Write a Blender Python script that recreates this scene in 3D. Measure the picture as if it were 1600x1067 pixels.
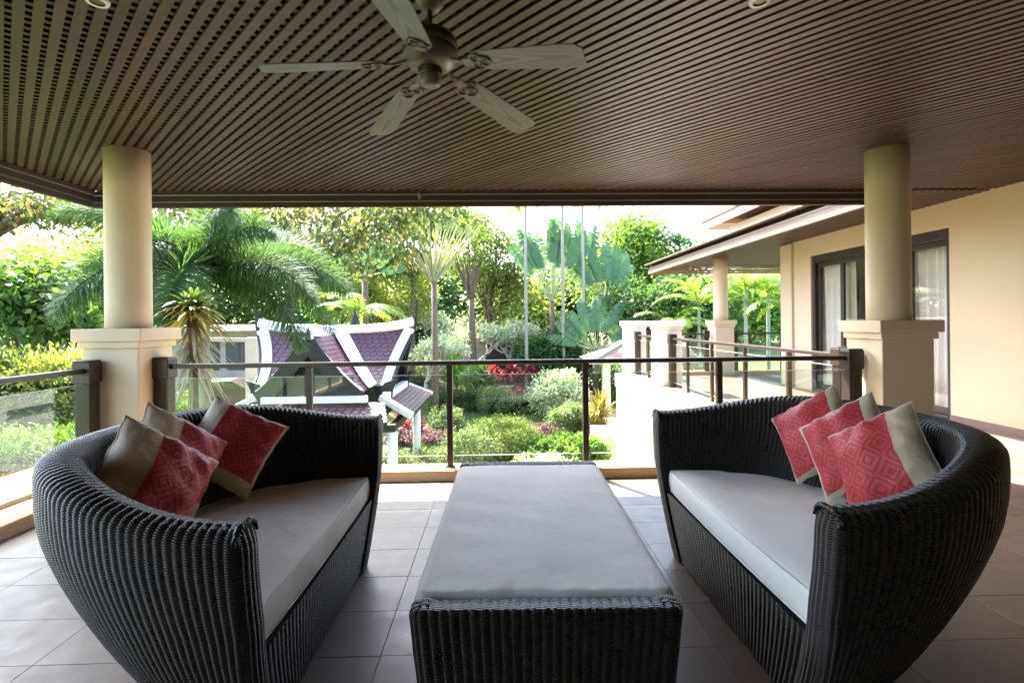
import bpy, math, random
import numpy as np
from mathutils import Vector, Matrix

for o in list(bpy.data.objects): bpy.data.objects.remove(o)
S = bpy.context.scene
COL = S.collection
R = math.radians
random.seed(5)

# ------------------------------------------------------------------ camera, sky, sun, exposure
CAMH, FPX, YAW, ROLL, HX, HY = 1.4, 830.0, 1.6, 0.0105, 800.0, 502.0
cd = bpy.data.cameras.new('camera'); cam = bpy.data.objects.new('camera', cd); COL.objects.link(cam)
cd.sensor_width = 36.0; cd.lens = FPX / 1600 * 36; cd.shift_y = -(533.5 - HY) / 1600
cd.clip_end = 3000; cd.clip_start = 0.05
cam.matrix_world = (Matrix.Translation((0, 0, CAMH)) @ Matrix.Rotation(-R(YAW), 4, 'Z')
                    @ Matrix.Rotation(R(90), 4, 'X') @ Matrix.Rotation(-ROLL, 4, 'Z'))
S.camera = cam

SUN_EL, SUN_AZ = 47.6, -31.2          # azimuth from +Y towards +X
w = bpy.data.worlds.new('World'); S.world = w; w.use_nodes = True
wn = w.node_tree.nodes; bg = wn['Background']
sky = wn.new('ShaderNodeTexSky'); sky.sky_type = 'NISHITA'; sky.sun_disc = False
sky.sun_elevation = R(SUN_EL); sky.sun_rotation = R(SUN_AZ)
sky.air_density = 1.0; sky.dust_density = 2.0; sky.ozone_density = 1.0
w.node_tree.links.new(sky.outputs[0], bg.inputs[0]); bg.inputs[1].default_value = 0.15
sl = bpy.data.lights.new('sun', 'SUN'); so = bpy.data.objects.new('sun', sl); COL.objects.link(so)
sl.energy = 3.8; sl.angle = R(0.55); sl.color = (1.0, 0.93, 0.82)
sd = Vector((math.sin(R(SUN_AZ)) * math.cos(R(SUN_EL)), math.cos(R(SUN_AZ)) * math.cos(R(SUN_EL)), math.sin(R(SUN_EL))))
so.rotation_euler = sd.to_track_quat('Z', 'Y').to_euler(); so.location = sd * 60
vs = S.view_settings
S.display_settings.display_device = 'sRGB'
vs.view_transform = 'Standard'; vs.look = 'None'; vs.gamma = 1.0; vs.exposure = 3.45; vs.use_curve_mapping = False
S.render.engine = 'CYCLES'
S.cycles.max_bounces = 7; S.cycles.diffuse_bounces = 5; S.cycles.transparent_max_bounces = 12
S.cycles.glossy_bounces = 3; S.cycles.transmission_bounces = 4; S.cycles.use_denoising = True
S.cycles.sample_clamp_indirect = 6.0; S.cycles.caustics_reflective = False; S.cycles.caustics_refractive = False

# ------------------------------------------------------------------ measuring the photograph
_c, _s = math.cos(R(YAW)), math.sin(R(YAW))
def ray(x, y):
    u, v = x - HX, HY - y
    u0 = u * math.cos(ROLL) + v * math.sin(ROLL); v0 = -u * math.sin(ROLL) + v * math.cos(ROLL)
    return Vector((u0 / FPX * _c + _s, -u0 / FPX * _s + _c, v0 / FPX))
EYE = Vector((0, 0, CAMH))
def atY(x, y, Y): d = ray(x, y); return EYE + d * (Y / d.y)
def atZ(x, y, Z): d = ray(x, y); return EYE + d * ((Z - CAMH) / d.z)
def ter(x, y):
    """height of the garden ground"""
    z = -2.8
    if y > 22: z += min((y - 22) * 0.055, 2.2)
    z += 0.05 * math.sin(x * .5) * math.sin(y * .4)
    return z
def gnd(x, y):
    """first ground point behind a pixel of the photograph"""
    d = ray(x, y); t = 6.0
    while t < 120:
        p = EYE + d * t
        if p.z < ter(p.x, p.y): return p
        t += .1
    return EYE + d * 60

# ------------------------------------------------------------------ objects
def link(o, parent=None):
    COL.objects.link(o)
    if parent is not None: o.parent = parent
    return o
def tag(o, label=None, cat=None, group=None, kind=None):
    if label: o['label'] = label
    if cat: o['category'] = cat
    if group: o['group'] = group
    if kind: o['kind'] = kind
    return o
def thing(name, label=None, cat=None, loc=(0, 0, 0), rz=0, group=None, kind=None):
    o = bpy.data.objects.new(name, None); o.empty_display_size = .2
    o.location = loc; o.rotation_euler = (0, 0, rz); link(o)
    return tag(o, label, cat, group, kind)
class MB:
    """collects vertices and faces; build() links them as one mesh object"""
    def __init__(s): s.v = []; s.f = []; s.uv = None; s.sm = []
    def add(s, vs_, fs, smooth=False):
        b = len(s.v); s.v += [tuple(p) for p in vs_]
        for f in fs: s.f.append(tuple(b + i for i in f)); s.sm.append(smooth)
        return s
    def box(s, a, b):
        x0, x1 = sorted((a[0], b[0])); y0, y1 = sorted((a[1], b[1])); z0, z1 = sorted((a[2], b[2]))
        return s.add([(x0, y0, z0), (x1, y0, z0), (x1, y1, z0), (x0, y1, z0), (x0, y0, z1), (x1, y0, z1), (x1, y1, z1), (x0, y1, z1)],
                     [(0, 3, 2, 1), (4, 5, 6, 7), (0, 1, 5, 4), (1, 2, 6, 5), (2, 3, 7, 6), (3, 0, 4, 7)])
    def bar(s, p, q, wd, ht, up=(0, 0, 1)):
        p = Vector(p); q = Vector(q); d = (q - p).normalized(); up = Vector(up)
        sx = d.cross(up)
        if sx.length < 1e-4: sx = d.cross(Vector((1, 0, 0)))
        sx.normalize(); uz = sx.cross(d).normalized(); vs_ = []
        for e in (p, q):
            for a, b in ((-1, -1), (1, -1), (1, 1), (-1, 1)): vs_.append(e + sx * a * wd / 2 + uz * b * ht / 2)
        return s.add(vs_, [(0, 3, 2, 1), (4, 5, 6, 7), (0, 1, 5, 4), (1, 2, 6, 5), (2, 3, 7, 6), (3, 0, 4, 7)])
    def tube(s, pts, rad, n=8, cap=True):
        pts = [Vector(p) for p in pts]; rad = rad if isinstance(rad, (list, tuple)) else [rad] * len(pts)
        rings = []; ref = Vector((0, 0, 1))
        t0 = (pts[1] - pts[0]).normalized()
        if abs(t0.dot(ref)) > .95: ref = Vector((1, 0, 0))
        a = t0.cross(ref).normalized(); vs_ = []
        for i, p in enumerate(pts):
            t = (pts[min(i + 1, len(pts) - 1)] - pts[max(i - 1, 0)]).normalized()
            a = (a - t * a.dot(t)); a.normalize(); b = t.cross(a)
            for k in range(n):
                an = 2 * math.pi * k / n
                vs_.append(p + (a * math.cos(an) + b * math.sin(an)) * rad[i])
        fs = []
        for i in range(len(pts) - 1):
            for k in range(n):
                k2 = (k + 1) % n; fs.append((i * n + k, i * n + k2, (i + 1) * n + k2, (i + 1) * n + k))
        if cap: fs.append(tuple(range(n - 1, -1, -1))); fs.append(tuple((len(pts) - 1) * n + k for k in range(n)))
        return s.add(vs_, fs, True)
    def lathe(s, c, prof, n=24, cap=True, a0=0, a1=2 * math.pi):
        """prof: list of (radius, z) from the bottom up"""
        vs_ = []; full = abs(a1 - a0 - 2 * math.pi) < 1e-6
        m = n if full else n + 1
        for r, z in prof:
            for k in range(m):
                an = a0 + (a1 - a0) * k / n; vs_.append((c[0] + r * math.cos(an), c[1] + r * math.sin(an), c[2] + z))
        fs = []
        for i in range(len(prof) - 1):
            for k in range(n):
                k2 = (k + 1) % m; fs.append((i * m + k, i * m + k2, (i + 1) * m + k2, (i + 1) * m + k))
        if cap and full: fs.append(tuple(range(m - 1, -1, -1))); fs.append(tuple((len(prof) - 1) * m + k for k in range(m)))
        return s.add(vs_, fs, True)
    def prism(s, poly, d):
        """polygon (list of 3D points) thickened by vector d"""
        n = len(poly); d = Vector(d); P = [Vector(p) for p in poly]
        return s.add(P + [p + d for p in P], [tuple(range(n - 1, -1, -1)), tuple(range(n, 2 * n))] +
                     [(i, (i + 1) % n, n + (i + 1) % n, n + i) for i in range(n)])
    def mesh(s, name, m=None):
        me = bpy.data.meshes.new(name); me.from_pydata(s.v, [], s.f)
        me.polygons.foreach_set('use_smooth', s.sm)
        if m: me.materials.append(m)
        me.update(); return me
    def build(s, name, m, parent=None, loc=None, bevel=0, seg=2):
        o = bpy.data.objects.new(name, s.mesh(name, m))
        if loc is not None: o.location = loc
        link(o, parent)
        if bevel:
            b = o.modifiers.new('bevel', 'BEVEL'); b.width = bevel; b.segments = seg; b.limit_method = 'ANGLE'; b.angle_limit = R(40)
            b.harden_normals = False
        return o
def box(name, a, b, m, parent=None, bevel=0, **k):
    o = MB().box(a, b).build(name, m, parent, bevel=bevel)
    return tag(o, **k) if k else o
def dup(o, parent=None, loc=None, label=None):
    c = o.copy(); COL.objects.link(c); c.parent = parent if parent else None
    if loc is not None: c.location = loc
    if label: c['label'] = label
    for ch in [x for x in o.children]:
        d = ch.copy(); COL.objects.link(d); d.parent = c
        for g in ch.children:
            e = g.copy(); COL.objects.link(e); e.parent = d
    return c
def npmesh(name, V, F, m, tint=None, smooth=False, uv=None):
    """V (n,3), F (k,3 or 4) numpy arrays -> mesh, with a per-face value 'tint'"""
    me = bpy.data.meshes.new(name); V = np.asarray(V, dtype=np.float32); F = np.asarray(F, dtype=np.int32)
    k = F.shape[1]; me.vertices.add(len(V)); me.vertices.foreach_set('co', V.ravel())
    me.loops.add(F.size); me.loops.foreach_set('vertex_index', F.ravel())
    me.polygons.add(len(F)); me.polygons.foreach_set('loop_start', np.arange(0, F.size, k, dtype=np.int32))
    try: me.polygons.foreach_set('loop_total', np.full(len(F), k, dtype=np.int32))
    except Exception: pass
    if smooth: me.polygons.foreach_set('use_smooth', np.ones(len(F), dtype=bool))
    if tint is not None:
        a = me.attributes.new('tint', 'FLOAT', 'FACE'); a.data.foreach_set('value', np.asarray(tint, dtype=np.float32))
    if uv is not None:
        u = me.uv_layers.new(name='UVMap'); u.data.foreach_set('uv', np.asarray(uv, dtype=np.float32)[F.ravel()].ravel())
    if m: me.materials.append(m)
    me.update(calc_edges=True); return me
def npobj(name, V, F, m, parent=None, **k):
    o = bpy.data.objects.new(name, npmesh(name, V, F, m, **k)); link(o, parent); return o

# ------------------------------------------------------------------ materials
class NT:
    def __init__(s, name):
        s.m = bpy.data.materials.new(name); s.m.use_nodes = True; s.t = s.m.node_tree; s.n = s.t.nodes
        s.p = s.n['Principled BSDF']; s.out = s.n['Material Output']
    def new(s, ty, **k):
        q = s.n.new(ty)
        for a, b in k.items():
            if a.startswith('i_'):
                q.inputs[int(a[2:]) if a[2:].isdigit() else a[2:].replace('_', ' ')].default_value = b
            else: setattr(q, a, b)
        return q
    def l(s, a, b): s.t.links.new(a, b)
    def noise(s, co, scale, detail=4, rough=.6):
        q = s.new('ShaderNodeTexNoise'); q.inputs['Scale'].default_value = scale; q.inputs['Detail'].default_value = detail
        q.inputs['Roughness'].default_value = rough; s.l(co, q.inputs['Vector']); return q.outputs['Fac']
    def ramp(s, fac, stops):
        q = s.new('ShaderNodeValToRGB'); e = q.color_ramp.elements
        while len(e) < len(stops): e.new(.5)
        for el, (p, c) in zip(e, stops): el.position = p; el.color = (*c, 1)
        s.l(fac, q.inputs[0]); return q.outputs[0]
    def mix(s, fac, a, b, mode='MIX'):
        q = s.new('ShaderNodeMix', data_type='RGBA', blend_type=mode)
        for sock, v in ((q.inputs[0], fac), (q.inputs[6], a), (q.inputs[7], b)):
            if hasattr(v, 'is_linked') or hasattr(v, 'links'): s.l(v, sock)
            elif isinstance(v, (int, float)): sock.default_value = v
            else: sock.default_value = (*v, 1)
        return q.outputs[2]
    def math(s, op, a, b=0.0, c=0.0):
        q = s.new('ShaderNodeMath', operation=op)
        for i, v in enumerate((a, b, c)):
            if isinstance(v, (int, float)): q.inputs[i].default_value = v
            else: s.l(v, q.inputs[i])
        return q.outputs[0]
    def bump(s, h, strength=.3, dist=.01, normal=None):
        q = s.new('ShaderNodeBump'); q.inputs['Strength'].default_value = strength; q.inputs['Distance'].default_value = dist
        s.l(h, q.inputs['Height'])
        if normal: s.l(normal, q.inputs['Normal'])
        return q.outputs[0]
    def co(s, kind='Object', scale=None, rot=None):
        if kind == 'World': o = s.new('ShaderNodeNewGeometry').outputs['Position']
        else: o = s.new('ShaderNodeTexCoord').outputs[kind]
        if scale or rot:
            mp = s.new('ShaderNodeMapping'); s.l(o, mp.inputs[0])
            if scale: mp.inputs['Scale'].default_value = scale
            if rot: mp.inputs['Rotation'].default_value = rot
            o = mp.outputs[0]
        return o
def surf(name, c1, c2=None, rough=.6, scale=3., spec=.4, bump=0., bscale=40., metal=0, co='World', stretch=None, objvar=0., rvar=.1, detail=5):
    """plain procedural surface: two tones through noise, roughness variation, fine bump, per-object variation"""
    t = NT(name); c2 = c2 or tuple(v * .8 for v in c1)
    v = t.co(co, scale=stretch) if stretch else t.co(co)
    f = t.noise(v, scale, detail); col = t.ramp(f, [(.3, c1), (.7, c2)])
    if objvar:
        oi = t.new('ShaderNodeObjectInfo').outputs['Random']
        h = t.new('ShaderNodeHueSaturation'); t.l(col, h.inputs['Color'])
        t.l(t.math('MULTIPLY_ADD', oi, objvar, 1 - objvar / 2), h.inputs['Value']); col = h.outputs[0]
    t.l(col, t.p.inputs['Base Color'])
    t.l(t.math('MULTIPLY_ADD', f, rvar * 2, rough - rvar), t.p.inputs['Roughness'])
    t.p.inputs['Specular IOR Level'].default_value = spec; t.p.inputs['Metallic'].default_value = metal
    if bump: t.l(t.bump(t.noise(v, bscale, 6), bump, .01), t.p.inputs['Normal'])
    return t.m
M = {}
M['cream'] = surf('cream_paint', (.57, .465, .315), (.51, .41, .27), .75, .7, .25, .12, 90)
M['cream_col'] = surf('column_paint', (.72, .60, .44), (.665, .55, .395), .7, 1.3, .25, .1, 80)
M['white_wall'] = surf('white_render', (.82, .78, .70), (.76, .72, .64), .8, 1.2, .2, .15, 60)
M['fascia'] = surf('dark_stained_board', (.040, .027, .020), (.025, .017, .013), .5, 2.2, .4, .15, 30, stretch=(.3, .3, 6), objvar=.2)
M['soffit'] = surf('brown_soffit_board', (.19, .125, .08), (.14, .092, .06), .55, 2.2, .4, .15, 30, stretch=(2, .3, 2), objvar=.25)
M['void'] = surf('black_roof_void', (.012, .009, .007), (.008, .006, .005), .95)
M['frame'] = surf('dark_bronze_frame', (.028, .019, .015), (.018, .013, .010), .42, 6, .5, .05, 80)
M['railpaint'] = surf('brown_rail_paint', (.040, .026, .020), (.028, .019, .015), .3, 5, .5, .05, 60, rvar=.06)
M['roof_brown'] = surf('brown_roof_tile', (.24, .15, .11), (.16, .10, .075), .7, 5, .3, .3, 20)
M['white_trim'] = surf('weathered_white_trim', (.84, .84, .82), (.66, .67, .66), .6, 4, .3, .2, 20)
M['maroon'] = surf('maroon_glazed_tile', (.105, .030, .042), (.062, .018, .026), .35, 9, .5, .1, 50)
M['darkpane'] = surf('dark_window_pane', (.05, .055, .065), (.03, .033, .04), .35, 2, .35)
M['darkwood'] = surf('dark_blue_grey_timber', (.014, .0135, .016), (.008, .008, .009), .55, 4, .4, .2, 30)
M['plaster_dark'] = surf('grey_weathered_plaster', (.36, .33, .30), (.22, .2, .18), .85, 2, .2, .3, 20)
M['stone'] = surf('pale_stone', (.5, .46, .4), (.36, .33, .29), .85, 3, .2, .4, 30, objvar=.3)
M['pave'] = surf('beige_paving', (.60, .49, .38), (.50, .41, .32), .8, 2.5, .2, .3, 50, objvar=.15)
M['asphalt'] = surf('grey_driveway', (.34, .33, .33), (.25, .25, .25), .85, 1.5, .2, .3, 60)
M['wall_inside'] = surf('room_wall', (.34, .3, .25), (.3, .26, .22), .8)

def m_slat():
    t = NT('brown_ceiling_slat'); v = t.co('Object', scale=(1, 1, 1)); w_ = t.co('World')
    f = t.noise(t.co('World', rot=(0, 0, R(-47.8)), scale=(.6, 14, 14)), 2.2, 5)
    c = t.ramp(f, [(.3, (.076, .044, .034)), (.7, (.042, .025, .020))])
    oi = t.new('ShaderNodeObjectInfo').outputs['Random']
    h = t.new('ShaderNodeHueSaturation'); t.l(c, h.inputs['Color']); t.l(t.math('MULTIPLY_ADD', oi, .45, .78), h.inputs['Value'])
    t.l(h.outputs[0], t.p.inputs['Base Color']); t.p.inputs['Roughness'].default_value = .42; t.p.inputs['Specular IOR Level'].default_value = .45
    t.l(t.bump(f, .15, .004), t.p.inputs['Normal']); return t.m
M['slat'] = m_slat()

def m_tile(name='clay_floor_tile', joints=False):
    t = NT(name); v = t.co('World'); f = t.noise(v, 1.7, 6, .65); g = t.noise(v, 9, 4)
    c = t.ramp(f, [(.25, (.135, .090, .068)), (.55, (.172, .117, .090)), (.8, (.215, .152, .122))])
    oi = t.new('ShaderNodeObjectInfo').outputs['Random']
    h = t.new('ShaderNodeHueSaturation'); t.l(c, h.inputs['Color']); t.l(t.math('MULTIPLY_ADD', oi, .42, .80), h.inputs['Value'])
    c2 = t.mix(t.math('MULTIPLY', g, .35), h.outputs[0], (.15, .115, .108)); sc_ = t.math('GREATER_THAN', t.noise(v, 34, 3), .69); c2 = t.mix(t.math('MULTIPLY', sc_, t.math('MULTIPLY', f, .5)), c2, (.38, .34, .32))
    t.l(c2, t.p.inputs['Base Color'])
    t.l(t.math('MULTIPLY_ADD', g, .3, .26), t.p.inputs['Roughness']); t.p.inputs['Specular IOR Level'].default_value = .45
    t.l(t.bump(t.noise(v, 5, 6), .25, .006), t.p.inputs['Normal']); return t.m
M['tile'] = m_tile()
M['grout'] = surf('floor_grout', (.21, .155, .13), (.14, .105, .085), .9, 12)

def m_granolith():
    t = NT('bounce_tinted_pebble_kerb'); v = t.co('World')
    q = t.new('ShaderNodeTexVoronoi'); q.inputs['Scale'].default_value = 160; t.l(v, q.inputs['Vector'])
    c = t.mix(t.math('MULTIPLY', t.noise(v, 3, 5), .8), (.72, .43, .20), (.58, .34, .16))  # orange strengthened to carry the warm bounce off the sunlit floor
    c = t.mix(.35, c, q.outputs['Color'], 'OVERLAY'); t.l(c, t.p.inputs['Base Color'])
    t.p.inputs['Roughness'].default_value = .7; t.l(t.bump(q.outputs['Distance'], .4, .004), t.p.inputs['Normal']); return t.m
M['kerb'] = m_granolith()

def m_glass(name, tintc=(.93, .97, .95), refl=.10):
    """architectural pane: mirror reflection by angle over clear transparency"""
    t = NT(name); t.n.remove(t.p)
    tr = t.new('ShaderNodeBsdfTransparent'); tr.inputs[0].default_value = (*tintc, 1)
    gl = t.new('ShaderNodeBsdfGlossy'); gl.inputs['Roughness'].default_value = .01; gl.inputs[0].default_value = (1, 1, 1, 1)
    fr = t.new('ShaderNodeLayerWeight').outputs['Facing']; fac = t.math('MULTIPLY_ADD', t.math('POWER', fr, 5.), .55, refl)
    mx = t.new('ShaderNodeMixShader'); t.l(fac, mx.inputs[0])
    t.l(tr.outputs[0], mx.inputs[1]); t.l(gl.outputs[0], mx.inputs[2]); t.l(mx.outputs[0], t.out.inputs[0]); return t.m
M['glass'] = m_glass('balustrade_glass', refl=.045)
M['winglass'] = m_glass('door_glass', (.92, .93, .92), .06)
def m_edge():
    t = NT('glass_edge'); t.p.inputs['Base Color'].default_value = (.75, .85, .8, 1); t.p.inputs['Roughness'].default_value = .15; return t.m
M['glassedge'] = m_edge()

def m_wicker():
    t = NT('dark_brown_wicker'); uv = t.co('UV'); sp = t.new('ShaderNodeSeparateXYZ'); t.l(uv, sp.inputs[0])
    u, v = sp.outputs[0], sp.outputs[1]                      # u counts ribs, v is metres along the rib
    par = t.math('FLOOR', t.math('ADD', u, .5)); off = t.math('MULTIPLY', t.math('MODULO', par, 2.), .5)
    ph = t.math('ADD', t.math('MULTIPLY', v, 125.), off)
    s1 = t.math('ABSOLUTE', t.math('SINE', t.math('MULTIPLY', ph, math.pi)))
    s1 = t.math('POWER', s1, .6)
    n1 = t.noise(t.co('Object'), 14, 4); n2 = t.noise(t.co('Object'), 70, 2)
    hgt = t.math('ADD', s1, t.math('MULTIPLY', n2, .35))
    c = t.ramp(n1, [(.3, (.012, .0075, .005)), (.7, (.023, .0145, .010))])
    c = t.mix(s1, (.003, .002, .0015), c); t.l(c, t.p.inputs['Base Color'])
    t.l(t.math('MULTIPLY_ADD', n1, .3, .16), t.p.inputs['Roughness']); t.p.inputs['Specular IOR Level'].default_value = .5
    t.l(t.bump(hgt, .8, .004), t.p.inputs['Normal']); return t.m
M['wicker'] = m_wicker()

M['wicker_plain'] = surf('dark_wicker_plait', (.014, .009, .007), (.022, .015, .011), .28, 30, .5, .3, 120)

def m_cloth(name, c1, c2, wr=.5, ws=7):
    t = NT(name); v = t.co('Object'); f = t.noise(v, 3, 5); g = t.noise(v, 380, 2)
    t.l(t.ramp(f, [(.3, c1), (.75, c2)]), t.p.inputs['Base Color']); t.p.inputs['Roughness'].default_value = .85
    t.p.inputs['Specular IOR Level'].default_value = .2
    t.p.inputs['Sheen Weight'].default_value = .25
    b1 = t.bump(t.noise(v, ws, 3, .5), wr, .03); t.l(t.bump(g, .15, .002, b1), t.p.inputs['Normal']); return t.m
M['seat'] = m_cloth('off_white_canvas', (.87, .83, .75), (.80, .76, .68), .35, 6)
M['beige'] = m_cloth('beige_silk', (.62, .49, .36), (.54, .42, .30), .5, 12)
M['beige'].node_tree.nodes['Principled BSDF'].inputs['Roughness'].default_value = .65
def m_silk(name, base, alt):
    """red silk woven with nested diamonds; UV 0..1 over the panel"""
    t = NT(name); uv = t.co('UV'); mp = t.new('ShaderNodeMapping'); t.l(uv, mp.inputs[0])
    mp.inputs['Scale'].default_value = (3.2, 3.2, 1); mp.inputs['Rotation'].default_value = (0, 0, R(2))
    sp = t.new('ShaderNodeSeparateXYZ'); t.l(mp.outputs[0], sp.inputs[0])
    fx = t.math('ABSOLUTE', t.math('SUBTRACT', t.math('FRACT', sp.outputs[0]), .5))
    fy = t.math('ABSOLUTE', t.math('SUBTRACT', t.math('FRACT', sp.outputs[1]), .5))
    d = t.math('ADD', fx, fy)
    rings = t.math('GREATER_THAN', t.math('SINE', t.math('MULTIPLY', d, 26.)), -.15)
    n = t.noise(t.co('Object'), 9, 4)
    c = t.mix(rings, base, alt); c = t.mix(t.math('MULTIPLY', n, .5), c, tuple(x * .62 for x in base))
    t.l(c, t.p.inputs['Base Color']); t.l(t.math('MULTIPLY_ADD', rings, -.10, .55), t.p.inputs['Roughness'])
    t.p.inputs['Sheen Weight'].default_value = .1; t.p.inputs['Specular IOR Level'].default_value = .22
    t.l(t.bump(t.noise(t.co('Object'), 16, 3), .55, .02), t.p.inputs['Normal']); return t.m
M['silk'] = m_silk('crimson_silk', (.46, .035, .045), (.56, .075, .08))
M['silk_pink'] = m_silk('coral_pink_silk', (.60, .06, .085), (.70, .12, .14))
M['curtain'] = m_cloth('pale_curtain', (.86, .82, .78), (.78, .74, .70), .1, 3)

def m_blade():
    t = NT('grey_limed_fan_blade'); v = t.co('Object'); sp = t.new('ShaderNodeSeparateXYZ'); t.l(v, sp.inputs[0])
    x = t.math('MULTIPLY', sp.outputs[0], 3.2); y = t.math('MULTIPLY', t.math('ABSOLUTE', sp.outputs[1]), 26.)
    d = t.math('ADD', t.math('ADD', x, t.math('MULTIPLY', y, y)), t.math('MULTIPLY', t.noise(v, 5, 3), 1.1))
    g = t.math('POWER', t.math('ABSOLUTE', t.math('SINE', t.math('MULTIPLY', d, 4.2))), 5.)
    fine = t.noise(t.co('Object', scale=(3, 90, 30)), 1.5, 5)
    c = t.mix(t.math('MULTIPLY', g, .85), (.18, .195, .21), (.05, .05, .05)); c = t.mix(t.math('MULTIPLY', fine, .45), c, (.15, .155, .16))
    t.l(c, t.p.inputs['Base Color']); t.p.inputs['Roughness'].default_value = .45
    t.l(t.bump(fine, .25, .002), t.p.inputs['Normal']); return t.m
M['blade'] = m_blade()
M['bronze'] = surf('oil_rubbed_bronze', (.045, .03, .022), (.09, .07, .055), .32, 14, .6, .05, 50, metal=.6)
M['pewter'] = surf('pewter_fan_metal', (.17, .16, .145), (.10, .09, .08), .42, 12, .5, .1, 50, metal=.3)

def leafm(name, c1, c2, c3=None, tr=.42, rough=.42, gain=1.4):
    t = NT(name); a = t.new('ShaderNodeAttribute', attribute_name='tint', attribute_type='GEOMETRY').outputs['Fac']
    c = t.ramp(a, [(0., c1), (.6, c2), (1., c3 or c2)])
    t.l(c, t.p.inputs['Base Color']); t.p.inputs['Roughness'].default_value = rough + .08; t.p.inputs['Specular IOR Level'].default_value = .25
    tl = t.new('ShaderNodeBsdfTranslucent'); cc = t.mix(1., c, (gain * 1.05, gain, gain * .45), 'MULTIPLY'); t.l(cc, tl.inputs[0])
    mx = t.new('ShaderNodeMixShader'); mx.inputs[0].default_value = tr
    t.l(t.p.outputs[0], mx.inputs[1]); t.l(tl.outputs[0], mx.inputs[2]); t.l(mx.outputs[0], t.out.inputs[0]); return t.m
L = {}
L['mid'] = leafm('mid_green_leaf', (.05, .11, .03), (.10, .19, .04), (.22, .28, .06))
L['deep'] = leafm('deep_green_leaf', (.03, .075, .03), (.06, .13, .045), (.11, .19, .06))
L['yellow'] = leafm('yellow_green_leaf', (.12, .19, .05), (.23, .29, .07), (.40, .36, .11))
L['lime'] = leafm('lime_leaf', (.08, .17, .035), (.15, .27, .055), (.27, .35, .10))
L['bronze'] = leafm('bronze_green_leaf', (.06, .085, .04), (.12, .16, .06), (.30, .19, .08), tr=.45, rough=.4)
L['autumn'] = leafm('mixed_orange_leaf', (.09, .15, .05), (.17, .21, .06), (.40, .24, .10))
L['palm'] = leafm('palm_leaf', (.04, .095, .045), (.07, .145, .06), (.12, .20, .08), tr=.36, rough=.62)
L['palmlime'] = leafm('bright_palm_leaf', (.09, .19, .035), (.17, .28, .06), (.34, .38, .11), tr=.45)
L['banana'] = leafm('blue_green_paddle_leaf', (.05, .12, .055), (.10, .20, .085), (.34, .38, .20), tr=.3, rough=.45, gain=1.3)
L['grey'] = leafm('grey_green_leaf', (.10, .15, .07), (.19, .25, .12), (.38, .40, .24))
L['pale'] = leafm('pale_variegated_leaf', (.20, .30, .16), (.48, .54, .38), (.78, .78, .66), tr=.3)
L['red'] = leafm('crimson_cordyline_leaf', (.14, .015, .035), (.30, .03, .055), (.50, .14, .12), tr=.35, gain=1.2)
L['purple'] = leafm('purple_ground_leaf', (.09, .035, .05), (.19, .09, .11), (.40, .27, .27), tr=.25, gain=1.2)
L['ochre'] = leafm('ochre_drooping_leaf', (.10, .09, .03), (.26, .20, .05), (.46, .33, .07), tr=.35)
L['drygrey'] = leafm('dry_grey_frond', (.18, .16, .13), (.30, .27, .22), (.42, .38, .30), tr=.2, gain=1.2)
L['grass'] = leafm('lawn_grass', (.09, .19, .035), (.15, .27, .05), (.24, .33, .08), tr=.25)
M['bark'] = surf('brown_bark', (.17, .12, .09), (.09, .065, .05), .85, 8, .2, .6, 25)
M['pole_bark'] = surf('slender_trunk_bark', (.30, .29, .24), (.20, .20, .16), .8, 4, .2, .4, 18, stretch=(1, 1, 6))
M['bark_pale'] = surf('pale_grey_bark', (.48, .44, .39), (.32, .30, .27), .8, 8, .2, .5, 25)
M['palmtrunk'] = surf('grey_green_palm_trunk', (.20, .22, .17), (.27, .27, .22), .75, 5, .25, .3, 20, stretch=(1, 1, 5))
def m_ground():
    t = NT('garden_lawn'); v = t.co('World'); f = t.noise(v, .35, 6); g = t.noise(v, 30, 4)
    c = t.ramp(f, [(.3, (.075, .105, .04)), (.5, (.11, .135, .05)), (.72, (.17, .165, .08))])
    c = t.mix(t.math('MULTIPLY', g, .5), c, (.06, .10, .03)); t.l(c, t.p.inputs['Base Color']); t.p.inputs['Roughness'].default_value = .9
    t.p.inputs['Specular IOR Level'].default_value = .15; t.l(t.bump(t.noise(v, 60, 4), .8, .04), t.p.inputs['Normal']); return t.m
M['ground'] = m_ground()
M['soil'] = surf('dark_bed_soil', (.10, .07, .05), (.06, .045, .035), .95, 3, .1, .8, 30)
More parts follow.
